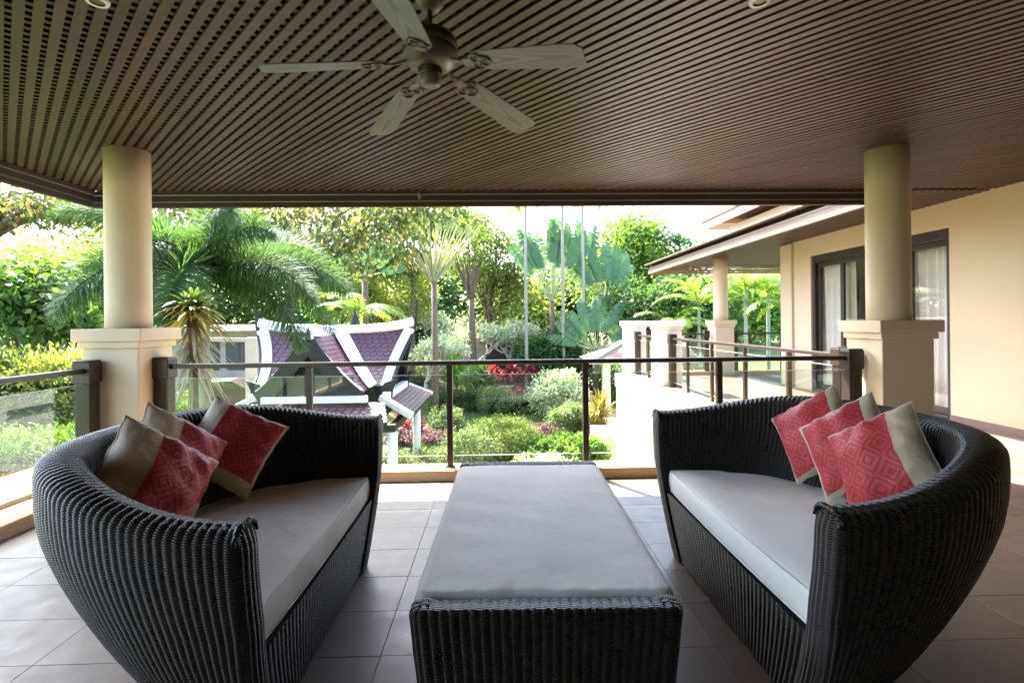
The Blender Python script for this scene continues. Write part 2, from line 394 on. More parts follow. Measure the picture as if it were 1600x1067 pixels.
# ------------------------------------------------------------------ the building: floor, walls, ceiling, roof
CEIL, XW = 2.947, 6.08                 # ceiling height, house wall plane
fl = thing('floor', kind='structure')
box('slab', (-3.55, -2.5, -.30), (XW, 4.952, -.003), M['grout'], fl)
box('slab', (3.10, 4.953, -.30), (9.6, 13.55, -.003), M['grout'], fl)
TW, TD, X0, Y0 = .715, .35, .925, 4.70
tile_me = {}
def tile(x0, x1, y0, y1, k):
    key = (round(x1 - x0, 3), round(y1 - y0, 3))
    if key not in tile_me:
        a, b = key; g = .0009
        m = MB(); e = .0012
        m.add([(g, g, -.03), (a - g, g, -.03), (a - g, b - g, -.03), (g, b - g, -.03),
               (g, g, -e), (a - g, g, -e), (a - g, b - g, -e), (g, b - g, -e),
               (g + e, g + e, 0), (a - g - e, g + e, 0), (a - g - e, b - g - e, 0), (g + e, b - g - e, 0)],
              [(0, 1, 5, 4), (1, 2, 6, 5), (2, 3, 7, 6), (3, 0, 4, 7), (4, 5, 9, 8), (5, 6, 10, 9), (6, 7, 11, 10), (7, 4, 8, 11), (8, 9, 10, 11)])
        tile_me[key] = m.mesh('tile', M['tile'])
    o = bpy.data.objects.new('tile', tile_me[key]); o.location = (x0, y0, random.uniform(-.0005, .0005))
    o.rotation_euler = (random.uniform(-.0008, .0008), random.uniform(-.0008, .0008), 0)
    return link(o, fl)
xs = [X0 + TW * i for i in range(-6, 8)]
def clipspan(lo, hi, a, b): return max(lo, a), min(hi, b)
for j in range(0, 10):                                # the rows in view, back from the kerb
    y1 = Y0 - TD * j; y0 = y1 - TD
    for i in range(-6, 8):
        a, b = clipspan(-3.262, XW, X0 + TW * i, X0 + TW * (i + 1))
        if b - a > .03: tile(a, b, y0, y1, 0)
for j in range(0, 25):                                # the long terrace
    y0 = Y0 + TD * j; y1 = min(y0 + TD, 13.2)
    for i in range(3, 8):
        a, b = clipspan(3.52, XW, X0 + TW * i, X0 + TW * (i + 1))
        if b - a > .03 and y1 - y0 > .03: tile(a, b, y0, y1, 0)
mb = MB()
for j in range(10, 21):                               # behind the camera
    y1 = Y0 - TD * j; y0 = y1 - TD
    for i in range(-6, 8):
        a, b = clipspan(-3.262, XW, X0 + TW * i, X0 + TW * (i + 1))
        if b - a > .03: mb.box((a + .004, y0 + .004, -.03), (b - .004, y1 - .004, 0))
for j in range(0, 6):                                 # far end past the house corner
    for i in range(8, 13):
        mb.box((X0 + TW * i + .004, 11.15 + TD * j, -.03), (X0 + TW * (i + 1) - .004, 11.15 + TD * (j + 1) - .008, 0))
tag(mb.build('tile_field', M['tile'], fl), kind='stuff')

kb = thing('kerb', kind='structure')
def kerb(a, b): MB().box(a, b).build('kerb_stone', M['kerb'], kb, bevel=.012)
kerb((-3.262, 4.70, -.05), (3.396, 4.955, .09))
kerb((-3.56, -2.5, -.05), (-3.266, 4.955, .09))
kerb((3.20, 4.96, -.05), (3.50, 13.196, .09))
kerb((3.20, 13.20, -.05), (9.6, 13.5, .09))

# lower storey under the long terrace
lw = thing('lower_storey', 'white rendered lower storey carrying the long sunny terrace', 'building')
z0 = -2.9
m = MB()
m.box((3.12, 4.96, z0), (3.34, 9.6, -.302)); m.box((3.12, 9.6, -.75), (3.34, 10.25, -.302)); m.box((3.12, 10.25, z0), (3.34, 13.5, -.302))
m.box((3.34, 13.28, z0), (9.6, 13.5, -.302)); m.box((3.342, 9.0, z0), (9.6, 9.2, -.302)); m.box((9.38, 4.96, z0), (9.6, 13.28, -.302))
m.build('wall', M['white_wall'], lw)
m = MB(); m.box((3.02, 4.96, -.298), (3.198, 13.62, .03)); m.box((3.20, 13.505, -.298), (9.7, 13.62, .03)); m.build('band_course', M['white_wall'], lw, bevel=.015)
MB().box((3.2, 9.62, z0), (3.26, 10.23, -.76)).build('opening_shade', M['frame'], lw)  # dark panel carries the shadow of the opening in its colour
for y in (10.6, 13.1): MB().box((3.0, y - .28, z0), (3.118, y + .28, -.30)).build('pilaster', M['white_wall'], lw)
base = thing('veranda_base', 'cream rendered storey under the shaded veranda floor', 'building')
m = MB(); m.box((-3.54, 4.70, z0), (3.0, 4.93, -.31)); m.box((-3.54, -2.5, z0), (-3.30, 4.69, -.31)); m.build('wall', M['cream'], base)

# house wall on the right with the wide door opening
hw = thing('house_wall', 'cream painted house wall with wide curtained sliding door', 'wall')
T = .26; DY0, DY1, DZ = 6.97, 10.13, 2.60
m = MB(); m.box((XW, -2.5, 0.002), (XW + T, DY0, 3.2)); m.box((XW, DY1, 0.002), (XW + T, 11.1, 3.2)); m.box((XW, DY0, DZ), (XW + T, DY1, 3.2))
m.box((XW + T, 10.9, 0.002), (9.6, 11.1, 3.2))
m.build('wall', M['cream'], hw)
m = MB(); m.box((XW - .05, 10.72, .002), (XW - .002, 11.14, CEIL - .02)); m.build('corner_pilaster', M['cream'], hw, bevel=.008)
MB().box((XW - .014, -2.5, 0), (XW - .001, DY0 - .002, .085)).build('skirting', M['tile'], hw)
rm = thing('back_wall', 'cream house wall closing the veranda behind the viewer', 'wall')
MB().box((-3.6, -2.7, 0), (XW + T, -2.502, 3.1)).build('wall', M['cream'], rm)

# sliding door
dr = thing('sliding_door', 'wide dark framed glass sliding door with pale curtains in the cream wall', 'door')
fx0, fx1 = XW + .03, XW + .15
m = MB(); m.box((fx0, DY0 + .001, DZ - .14), (fx1, DY1 - .001, DZ - .001)); m.box((fx0, DY0 + .001, .004), (fx1, DY0 + .075, DZ - .141)); m.box((fx0, DY1 - .075, .004), (fx1, DY1 - .001, DZ - .141))
m.box((fx0, DY0 + .076, .004), (fx1, DY1 - .076, .05)); m.build('door_frame', M['frame'], dr, bevel=.006)
n = 4; pw = (DY1 - DY0 - .15) / n
for i in range(n):
    a = DY0 + .075 + pw * i + .003; b = a + pw - .006; xo = fx0 + (.02 if i in (1, 2) else .062)
    m = MB(); s_ = .075
    m.box((xo, a, .055), (xo + .04, a + s_, DZ - .145)); m.box((xo, b - s_, .055), (xo + .04, b, DZ - .145))
    m.box((xo, a + s_, .055), (xo + .04, b - s_, .15)); m.box((xo, a + s_, DZ - .225), (xo + .04, b - s_, DZ - .145))
    lf = m.build('door_leaf', M['frame'], dr, bevel=.004)
    MB().box((xo + .016, a + s_, .15), (xo + .022, b - s_, DZ - .225)).build('pane', M['winglass'], lf)
    if i == 1: MB().bar((xo - .03, b - .04, .95), (xo - .03, b - .04, 1.2), .018, .018, (1, 0, 0)).build('handle', M['pewter'], lf)
# curtains
def curtain(y0, y1, seed, label):
    rng = random.Random(seed); N = int((y1 - y0) / .012); P = []; ph = 0
    for i in range(N + 1):
        ph += rng.uniform(.35, .6); y = y0 + (y1 - y0) * i / N; P.append((XW + .235 + .04 * math.sin(ph) + .015 * math.sin(ph * .37), y))
    V = []; F = []; zs = [.03, .7, 1.5, 2.2, 2.5]
    for k, z in enumerate(zs):
        for i, (x, y) in enumerate(P): V.append((x + .012 * math.sin(i * .31 + k), y + .01 * math.sin(k * 1.7 + i * .05), z))
    W = N + 1
    for k in range(len(zs) - 1):
        for i in range(N): F.append((k * W + i, k * W + i + 1, (k + 1) * W + i + 1, (k + 1) * W + i))
    o = MB().add(V, F, True).build('curtain', M['curtain']); sol = o.modifiers.new('thick', 'SOLIDIFY'); sol.thickness = .003
    tag(o, label, 'curtain', 'curtains behind the sliding door')
curtain(6.99, 8.2, 3, 'pale gathered curtain behind the door glass right of the round column')
curtain(9.2, 10.1, 4, 'pale gathered curtain behind the door glass left of the round column')
ro = thing('room', 'dim furnished room seen through the sliding door glass', 'room')
m = MB(); m.box((XW + 3.2, 5.5, .002), (XW + 3.3, 10.88, 2.9)); m.box((XW + T + .002, 5.4, .002), (XW + 3.3, 5.498, 2.9)); m.box((XW + T + .002, 5.4, 2.902), (XW + 3.3, 10.88, 3.0)); m.box((XW + T + .002, 5.5, -.02), (XW + 3.19, 10.88, .0))
m.build('room_shell', M['wall_inside'], ro)

# slatted ceiling: lower slats and the cross slats above them
cl = thing('ceiling', kind='structure')
AN = 42.3; dx, dy = -math.sin(R(AN)), math.cos(R(AN)); nx, ny = math.cos(R(AN)), math.sin(R(AN))
unit = MB().box((0, -.5, -.5), (1, .5, .5)).mesh('slat', M['slat'])
EX0, EX1, EY0, EY1 = -4.60, XW - .004, -2.45, 6.25
def clipline(px, py, ddx, ddy, rect):
    t0, t1 = -99., 99.
    for p, d, lo, hi in ((px, ddx, rect[0], rect[1]), (py, ddy, rect[2], rect[3])):
        a, b = (lo - p) / d, (hi - p) / d
        t0 = max(t0, min(a, b)); t1 = min(t1, max(a, b))
    return (t0, t1) if t1 - t0 > .05 else None
def slats(parent, rect, ddx, ddy, nnx, nny, pitch, wdt, th, z, name, cap=300):
    ang = math.atan2(ddy, ddx); c = [rect[i] * nnx + rect[j] * nny for i in (0, 1) for j in (2, 3)]
    k = math.floor(min(c) / pitch); cnt = 0
    while k * pitch < max(c):
        off = k * pitch; k += 1
        r = clipline(nnx * off, nny * off, ddx, ddy, rect)
        if not r or cnt >= cap: continue
        o = bpy.data.objects.new(name, unit); px, py = nnx * off + ddx * r[0], nny * off + ddy * r[0]
        o.location = (px, py, z + random.uniform(-.001, .001)); o.rotation_euler = (0, 0, ang)
        o.scale = (r[1] - r[0], wdt, th); link(o, parent); cnt += 1
    return cnt
slats(cl, (EX0, EX1, EY0, EY1), dx, dy, nx, ny, .0738, .046, .014, CEIL + .007, 'slat')
slats(cl, (EX0, EX1, EY0, EY1), nx, ny, -ny, nx, .0738, .034, .02, CEIL + .0255, 'cross_slat')
box('deck', (-4.72, -2.6, CEIL + .16), (XW + T, 6.33, CEIL + .20), M['void'], cl)
box('eave_lining', (-4.60, 6.2505, CEIL), (XW - .004, 6.2655, CEIL + .16), M['void'], cl); box('eave_lining', (-4.618, -2.45, CEIL), (-4.603, 6.25, CEIL + .16), M['void'], cl)
gc = thing('terrace_soffit', kind='structure')        # the same slats carried on over the long terrace
slats(gc, (4.66, XW - .004, 6.36, 15.75), dx, dy, nx, ny, .0738, .046, .014, CEIL + .007, 'slat')
mb = MB()
for k in range(0, 40):
    x = 6.1 + k * .0738
    if x < 9.7: mb.box((x, 11.16, CEIL), (x + .046, 15.75, CEIL + .014))
tag(mb.build('slat_field', M['slat'], gc), kind='stuff')
MB().box((4.64, 6.335, CEIL + .06), (9.7, 15.8, CEIL + .10)).build('deck', M['void'], gc)

# eaves fascias and roofs
rf = thing('veranda_roof', 'dark brown boarded eaves and tiled roof over the veranda', 'roof')
def fascia(parent, p, q, out, mat=None):
    """three stepped boards with shadow grooves; out = outward unit vector"""
    p = Vector(p); q = Vector(q); o = Vector(out)
    for zc, h, d in ((CEIL - .018, .05, .0), (CEIL - .083, .072, .014), (CEIL - .152, .060, .028)):
        a = p + o * (d + .03); b = q + o * (d + .03)
        MB().bar((a.x, a.y, zc), (b.x, b.y, zc), .06, h - .004).build('fascia_board', mat or M['fascia'], parent, bevel=.004)
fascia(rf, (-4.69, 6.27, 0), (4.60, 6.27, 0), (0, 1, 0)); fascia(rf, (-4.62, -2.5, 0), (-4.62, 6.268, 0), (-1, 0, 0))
m = MB()      # low hipped tiled roof above (drip edge 6 cm past the boards)
A = [(-4.78, -2.8, CEIL + .21), (XW + T, -2.8, CEIL + .21), (XW + T, 6.42, CEIL + .21), (-4.78, 6.42, CEIL + .21)]
Bt = [(-1.6, -.5, CEIL + 2.2), (XW + T, -.5, CEIL + 2.2), (XW + T, 3.2, CEIL + 2.2), (-1.6, 3.2, CEIL + 2.2)]
m.add(A + Bt, [(0, 3, 2, 1), (4, 5, 6, 7), (0, 1, 5, 4), (1, 2, 6, 5), (2, 3, 7, 6), (3, 0, 4, 7)]); m.build('tile_slope', M['roof_brown'], rf)
rg = thing('terrace_roof', 'brown boarded eaves and tiled roof over the long terrace beside the house wall', 'roof')
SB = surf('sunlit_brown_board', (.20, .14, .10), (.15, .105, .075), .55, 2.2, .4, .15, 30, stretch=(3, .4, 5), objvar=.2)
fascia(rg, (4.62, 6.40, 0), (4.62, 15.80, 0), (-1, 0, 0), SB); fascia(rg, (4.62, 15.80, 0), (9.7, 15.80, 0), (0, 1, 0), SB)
m = MB(); A = [(4.50, 6.44, CEIL + .115), (9.7, 6.44, CEIL + .115), (9.7, 15.98, CEIL + .115), (4.50, 15.98, CEIL + .115)]
Bt = [(6.9, 6.44, CEIL + .92), (9.7, 6.44, CEIL + .92), (9.7, 13.6, CEIL + .92), (6.9, 13.6, CEIL + .92)]
m.add(A + Bt, [(0, 3, 2, 1), (4, 5, 6, 7), (0, 1, 5, 4), (1, 2, 6, 5), (2, 3, 7, 6), (3, 0, 4, 7)]); m.build('tile_slope', M['roof_brown'], rg)
m = MB()                                              # butt ends of the tiles along the eave
for k in range(60): m.box((4.455, 6.46 + k * .158, CEIL + .085), (4.56, 6.60 + k * .158, CEIL + .112))
tag(m.build('eave_tiles', M['roof_brown'], rg), kind='stuff')
ru = thing('upper_roof', 'small tiled upper roof with pale fascia above the long terrace roof', 'roof')
e0 = atY(1098, 350, 15.5)
m = MB(); zt = e0.z
m.add([(e0.x, 15.5, zt), (e0.x + 4, 15.5, zt), (e0.x + 4, 7.5, zt), (e0.x, 7.5, zt), (e0.x + 1.6, 13.6, zt + 1.5), (e0.x + 4, 13.6, zt + 1.5), (e0.x + 4, 7.5, zt + 1.5), (e0.x + 1.6, 7.5, zt + 1.5)],
      [(0, 1, 2, 3), (0, 4, 5, 1), (0, 3, 7, 4), (4, 7, 6, 5)]); m.build('tile_slope', M['roof_brown'], ru)
MB().box((e0.x - .03, 7.5, zt - .20), (e0.x + .03, 15.5, zt - .012)).build('fascia_board', M['white_wall'], ru)
MB().box((e0.x + .03, 15.44, zt - .20), (e0.x + 4, 15.5, zt - .012)).build('fascia_board', M['white_wall'], ru)
m = MB(); 
for k in range(50): m.box((e0.x - .09, 7.6 + k * .158, zt + .0), (e0.x + .04, 7.73 + k * .158, zt + .05))
tag(m.build('eave_tiles', M['roof_brown'], ru), kind='stuff')
MB().box((e0.x + .5, 7.6, CEIL + .3), (e0.x + 3.9, 14.9, zt - .2)).build('wall', M['white_wall'], ru)

# pedestals and round columns
def pedestal(x, y, label, mat=None, column=True, low=0.0, group='square pedestals in line with the railings'):
    mat = mat or M['cream_col']
    t = thing('column_pedestal' if not column else 'round_column', label, 'column' if column else 'pedestal', (x, y, low), 0, group)
    z = -low
    MB().box((-.235, -.235, low * 0 + (.0 if low == 0 else 0)), (.235, .235, 1.205 + z)).build('pedestal' if column else 'shaft', mat, t, bevel=.008)
    MB().box((-.26, -.26, 1.205 + z), (.26, .26, 1.265 + z)).build('moulding', mat, t, bevel=.01)
    MB().box((-.289, -.289, 1.265 + z), (.289, .289, 1.373 + z)).build('cap', mat, t, bevel=.006)
    if column:
        MB().lathe((0, 0, 0), [(.176, 1.3735 + z), (.1763, 1.6 + z), (.1763, 2.6 + z), (.176, CEIL + .004 + z)], 64).build('shaft', mat, t)
    return t
pedestal(-3.28, 4.83, 'round cream column on square pedestal beside the left sofa')
pedestal(3.63, 4.83, 'round cream column on square pedestal beside the right sofa')
pedestal(5.67, 13.32, 'distant round cream column at the far end of the sunny terrace')
pedestal(3.40, 10.6, 'nearer white square pedestal without a column on the sunny terrace edge', M['white_wall'], False, group='white pedestals on the terrace edge')
pedestal(3.40, 13.12, 'farther white square pedestal without a column at the terrace corner', M['white_wall'], False, group='white pedestals on the terrace edge')

# balustrades: big end posts, slim posts, handrail, glass
def balustrade(p, q, label, ends=(1, 1), npost=4, base=.09, spans=None):
    p = Vector((p[0], p[1], 0)); q = Vector((q[0], q[1], 0)); d = (q - p); Ln = d.length; d.normalize(); nrm = Vector((-d.y, d.x, 0))
    t = thing('balustrade', label, 'railing', p, math.atan2(d.y, d.x), 'glass balustrades round the veranda and terrace')
    if spans is None: spans = [Ln * (i + 1) / (npost + 1) for i in range(npost)]
    MB().box((0, -.03, 1.008), (Ln, .03, 1.05)).build('handrail', M['railpaint'], t, bevel=.008)
    for s_ in spans:
        m = MB().box((s_ - .026, -.024, base), (s_ + .026, .024, 1.0075)); o = m.build('post', M['railpaint'], t, bevel=.004)
        MB().box((s_ - .045, -.04, base - .002), (s_ + .045, .04, base + .012)).build('foot', M['railpaint'], o)
    for e, x in ((ends[0], 0), (ends[1], Ln)):
        if e:
            m = MB(); m.box((x - .06, -.06, .0), (x + .06, .06, .93)); m.box((x - .072, -.072, .93), (x + .072, .072, 1.10))
            m.box((x - .068, -.068, 1.10), (x + .068, .068, 1.115))
            for a in (-.03, 0, .03): m.box((x + a - .008, -.066, .2), (x + a + .008, .066, .88))
            m.build('newel_post', M['railpaint'], t, bevel=.006)
    st = [0] + list(spans) + [Ln]
    for a, b in zip(st[:-1], st[1:]):
        if b - a < .2: continue
        g = MB().box((a + .05, -.004, .19), (b - .05, .004, .918)).build('glass_pane', M['glass'], t)
        MB().box((a + .05, -.0042, .9182), (b - .05, .0042, .9215)).build('pane_edge', M['glassedge'], g)
        MB().box((a + .05, -.0042, .1865), (b - .05, .0042, .1898)).build('pane_edge', M['glassedge'], g)
    return t
xp = [atY(x, 640, 4.84).x for x in (484, 703, 915, 1124)]
xa = -3.28 + .235 + .065; xb = 3.63 - .235 - .11
balustrade((xa, 4.84), (xb, 4.84), 'long glass balustrade with dark handrail in front of the daybed', spans=[x - xa for x in xp])
balustrade((-3.40, 4.50), (-3.40, -2.3), 'glass balustrade on the left edge of the veranda behind the sofa', npost=5)
balustrade((3.40, 5.16), (3.40, 10.24), 'glass balustrade with sunlit handrail along the near side of the long terrace', spans=[.95, 2.05, 3.18, 4.25])
balustrade((3.40, 10.93), (3.40, 12.78), 'short glass balustrade between the two white pedestals', spans=[.95])
balustrade((3.76, 13.34), (5.30, 13.34), 'short glass balustrade left of the distant column', npost=1)
balustrade((6.03, 13.34), (9.4, 13.34), 'glass balustrade right of the distant column', spans=[1.2, 2.3])

# recessed downlights
for (x, y, lb) in ((152, 1, 'small white downlight in the ceiling at the upper left'), (1187, 1, 'small white downlight in the ceiling right of the fan')):
    p = atZ(x, y, CEIL); t = thing('downlight', lb, 'light', (p.x, p.y, CEIL), 0, 'recessed ceiling downlights')
    MB().lathe((0, 0, 0), [(.032, -.012), (.048, -.012), (.052, -.004), (.052, .0)], 24, cap=False).build('rim', M['white_trim'], t)
    MB().lathe((0, 0, 0), [(.0, -.004), (.032, -.006)], 24, cap=False).build('lens', M['pewter'], t)
# ------------------------------------------------------------------ wicker furniture
def smooth(x): x = max(0., min(1., x)); return x * x * (3 - 2 * x)
def loop_params(P, phis, pitch):
    """re-space a plan curve so that every rib has the same width; returns fine parameters and the rib count"""
    pts = [P(f) for f in phis]; d = [0.]
    for a, b in zip(pts, pts[1:]): d.append(d[-1] + math.hypot(a[0] - b[0], a[1] - b[1]))
    n = max(1, round(d[-1] / pitch)); return np.interp(np.linspace(0, d[-1], n * 6 + 1), d, phis), n
def ribh(u, amp): return amp * (abs(math.sin(math.pi * u)) ** .65)
def shell(outl, phis, nrib, zr, th, zb, zin, amp=.0065, nz=22, closed=False, r=.042):
    """woven wall: outer face, rounded rim, inner face. outl(phi, z) -> plan point"""
    V = []; UV = []; prof_n = None
    for i, f in enumerate(phis):
        u = i / 6.; z1 = zr(f); t = th(f); rr = min(r, t * .45); prof = []
        e = 1e-3
        def nrm(z):
            a = outl(f - e, z); b = outl(f + e, z); tx, ty = b[0] - a[0], b[1] - a[1]; l_ = math.hypot(tx, ty) or 1
            return ty / l_, -tx / l_
        for k in range(nz + 1):
            z = zb + (z1 - rr - zb) * k / nz; prof.append((0., z, 1., 0.))
        for k in range(1, 5):
            a = math.pi / 2 * k / 4; prof.append((-rr + rr * math.cos(a), z1 - rr + rr * math.sin(a), math.cos(a), math.sin(a)))
        for k in range(1, 5): prof.append((-rr - (t - 2 * rr) * k / 5, z1 - .004 * math.sin(math.pi * k / 5) * 0 + .004 * math.sin(math.pi * k / 5), 0., 1.))
        for k in range(0, 5):
            a = math.pi / 2 * k / 4; prof.append((-t + rr - rr * math.sin(a), z1 - rr + rr * math.cos(a), -math.sin(a), math.cos(a)))
        for k in range(1, 11):
            z = z1 - rr + (zin - z1 + rr) * k / 10; prof.append((-t, z, -1., 0.))
        prof_n = len(prof); h = ribh(u, amp); vv = 0.; last = None
        for off, z, no, nzv in prof:
            p = outl(f, z); nx_, ny_ = nrm(z)
            wob = .0008 * math.sin(z * 41 + i * .21) * math.sin(z * 13 + i * .05)
            o = off + no * (h + wob); q = (p[0] + nx_ * o, p[1] + ny_ * o, z + nzv * h)
            if last is not None: vv += math.dist(q, last)
            last = q; V.append(q); UV.append((u, vv))
    F = []; n = len(phis)
    for i in range(n - 1):
        for k in range(prof_n - 1):
            a = i * prof_n + k; F.append((a, a + prof_n, a + prof_n + 1, a + 1))
    return V, F, UV
def ribbed_panel(fn, nu, nv, amp=.006, rib0=0):
    """fn(u 0..1, v 0..1) -> point; outward direction -x; ribs run along v"""
    V = []; UV = []; N = nu * 6
    for i in range(N + 1):
        h = ribh(i / 6., amp); vv = 0.; last = None
        for k in range(nv + 1):
            p = fn(i / N, k / nv); q = (p[0] - h, p[1], p[2])
            if last is not None: vv += math.dist(q, last)
            last = q; V.append(q); UV.append((rib0 + i / 6., vv))
    F = [(i * (nv + 1) + k, i * (nv + 1) + k + 1, (i + 1) * (nv + 1) + k + 1, (i + 1) * (nv + 1) + k) for i in range(N) for k in range(nv)]
    return V, F, UV
def merge(parts):
    V = []; F = []; UV = []
    for v, f, uv in parts:
        b = len(V); V += v; F += [tuple(b + i for i in q) for q in f]; UV += uv
    return np.array(V), np.array(F), np.array(UV)

NEX = 2.4
def sL(z): s = max(0., min(1., z / .83)); return .68 + .25 * (1 - (1 - s) ** 2)
def sD(z): s = max(0., min(1., z / .83)); return .50 + .51 * (1 - (1 - s) ** 1.75)
def sX(z): return .045 * (1 - min(1., z / .5))
def s_out(f, z):
    ne = 1.95 + .28 * min(1., z / .7)
    c = max(0., math.cos(f)) ** (2 / ne); s = math.copysign(abs(math.sin(f)) ** (2 / ne), math.sin(f))
    return (sX(z) * (1 - c) + sD(z) * c, sL(z) * s)
def s_rim(f): return .822 + .125 * smooth(math.cos(f) * 1.15)
def s_th(f): return .118 + .02 * smooth(math.cos(f))
def make_sofa(label, loc, rz):
    t = thing('wicker_sofa', label, 'sofa', loc, rz, 'matching tub shaped wicker sofas')
    ph, n = loop_params(lambda f: s_out(f, .8), np.linspace(-math.pi / 2 + .0005, math.pi / 2 - .0005, 900), .029)
    parts = [shell(s_out, ph, n, s_rim, s_th, .012, .33)]
    for sg in (-1, 1):          # front faces of the arms
        def fn(u, v, sg=sg):
            dd = min(u, 1 - u) * .125; rr = .042; top = .822 - rr + (math.sqrt(max(0, rr * rr - (rr - dd) ** 2)) if dd < rr else rr)
            z = .012 + (top - .010) * v; y = sL(z) - .125 * u; b = .018 * math.sin(math.pi * u) ** .5
            zt = 0 if v < .97 else 0
            return (sX(z) - b * (1 - max(0, v - .93) * 14), sg * y, z)
        V, F, UV = ribbed_panel(fn, 5, 34, .0055)
        if sg < 0: F = [tuple(reversed(q)) for q in F]
        parts.append((V, F, UV))
    def fp(u, v):
        z = .012 + .352 * v; y = (sL(z) - .12) * (1 - 2 * u); return (sX(z) + .004, y, z)
    parts.append(ribbed_panel(fp, 42, 16, .0055))
    V, F, UV = merge(parts)
    o = npobj('wicker_body', V, F, M['wicker'], t, smooth=True, uv=UV)
    for sg in (-1, 1):          # plaited edge over the tip of each arm
        for phz in (0, math.pi):
            pl = []
            for i in range(61):
                q = i / 60; a = q * .125 * 1.0; dd = min(a, .125 - a); rr = .042; top = .822 - rr + (math.sqrt(max(0, rr * rr - (rr - dd) ** 2)) if dd < rr else rr)
                yy = sL(.8) - a; pl.append((.0 - .003 + .006 * math.cos(q * 34 + phz), sg * yy, top + .002 + .006 * math.sin(q * 34 + phz)))
            MB().tube(pl, .0062, 6).build('plaited_edge', M['wicker_plain'], t)
    m = MB(); N = 40; pts = []
    for i in range(N + 1):
        f = -math.pi / 2 + math.pi * i / N; p = s_out(f, .35); pts.append((p[0] * .93 + .01, p[1] * .90, .345))
    m.prism(pts, (0, 0, .015)); m.build('seat_deck', M['frame'], t)
    # seat cushion
    N = 72; outline = []
    for i in range(N + 1):
        f = -math.pi / 2 + math.pi * i / N; c = max(0., math.cos(f)) ** (2 / 2.3); s = math.copysign(abs(math.sin(f)) ** (2 / 2.3), math.sin(f))
        outline.append((.03 + .80 * c, .745 * s))
    for i in range(1, 30): outline.append((.03 - .012 * math.sin(math.pi * i / 30), .745 - 1.49 * i / 30))
    K = len(outline); C = (.42, 0.)
    prof = [(.5, .366), (.965, .366), (.99, .375), (1.0, .395), (1.004, .43), (1.0, .465), (.985, .483), (.965, .491), (.93, .497), (.8, .504), (.6, .509), (.4, .512), (.2, .513), (.0005, .513)]
    V = []; rg_ = random.Random(4)
    for s_, z in prof:
        for i, (x, y) in enumerate(outline):
            wv = .003 * math.sin(x * 17 + y * 9) * math.sin(y * 13) + .0035 * math.sin(y * 6 + 1) if s_ > .3 and z > .47 else .0025 * math.sin(i * .9)
            X_, Y_ = C[0] + (x - C[0]) * s_, y * s_
            if z > .47: wv = .0035 * math.sin(X_ * 17 + Y_ * 9) * math.sin(Y_ * 13) + .003 * math.sin(Y_ * 6 + 1)
            V.append((C[0] + (x - C[0]) * s_ + (.0 if z > .47 else wv), C[1] + (y - C[1]) * s_, z + (wv if z > .47 else 0)))
    F = [(a * K + i, a * K + (i + 1) % K, (a + 1) * K + (i + 1) % K, (a + 1) * K + i) for a in range(len(prof) - 1) for i in range(K)]
    cu = npobj('seat_cushion', V, F, M['seat'], t, smooth=True)
    for zz, sc in ((.487, .984), (.371, .986)):
        MB().tube([(C[0] + (x - C[0]) * sc, y * sc, zz) for x, y in outline] + [(C[0] + (outline[0][0] - C[0]) * sc, outline[0][1] * sc, zz)], .0035, 5).build('piping', M['seat'], cu)
    return t
sofaR = make_sofa('dark wicker tub sofa on the right, its inside facing left', (1.0, 2.45, 0), 0)
sofaL = dup(sofaR, None, (-.735, 2.42, 0), 'dark wicker tub sofa on the left, its inside facing right'); sofaL.rotation_euler = (0, 0, math.pi)

# woven daybed between the sofas
OW, OL, OT = .440, .905, .088
def o_out(f, z):
    """rounded rectangle, f in 0..1 once round, starting at the middle of the right side"""
    k = 1 - .09 * (1 - min(1, z / .47)) ; w_, l_ = OW * k, OL * (1 - .045 * (1 - min(1, z / .47))); r = .035
    segs = [('l', (w_, 0), (w_, l_ - r)), ('c', (w_ - r, l_ - r), 0), ('l', (w_ - r, l_), (-w_ + r, l_)), ('c', (-w_ + r, l_ - r), 90), ('l', (-w_, l_ - r), (-w_, -l_ + r)),
            ('c', (-w_ + r, -l_ + r), 180), ('l', (-w_ + r, -l_), (w_ - r, -l_)), ('c', (w_ - r, -l_ + r), 270), ('l', (w_, -l_ + r), (w_, 0))]
    ar = math.pi / 2 * r; ref = [.87, .055, .81, .055, 1.74, .055, .81, .055, .87]; T_ = sum(ref); d = (f % 1.0) * T_
    for (sg, L_) in zip(segs, ref):
        if d <= L_ or sg is segs[-1]:
            a = min(1, d / L_)
            if sg[0] == 'l': return (sg[1][0] + (sg[2][0] - sg[1][0]) * a, sg[1][1] + (sg[2][1] - sg[1][1]) * a)
            an = R(sg[2] + 90 * a); return (sg[1][0] + r * math.cos(an), sg[1][1] + r * math.sin(an))
        d -= L_
def o_rim(f):
    y = abs(o_out(f, .4)[1]); return .352 + .128 * smooth((y - (OL - OT - .012)) / .012 + .5)
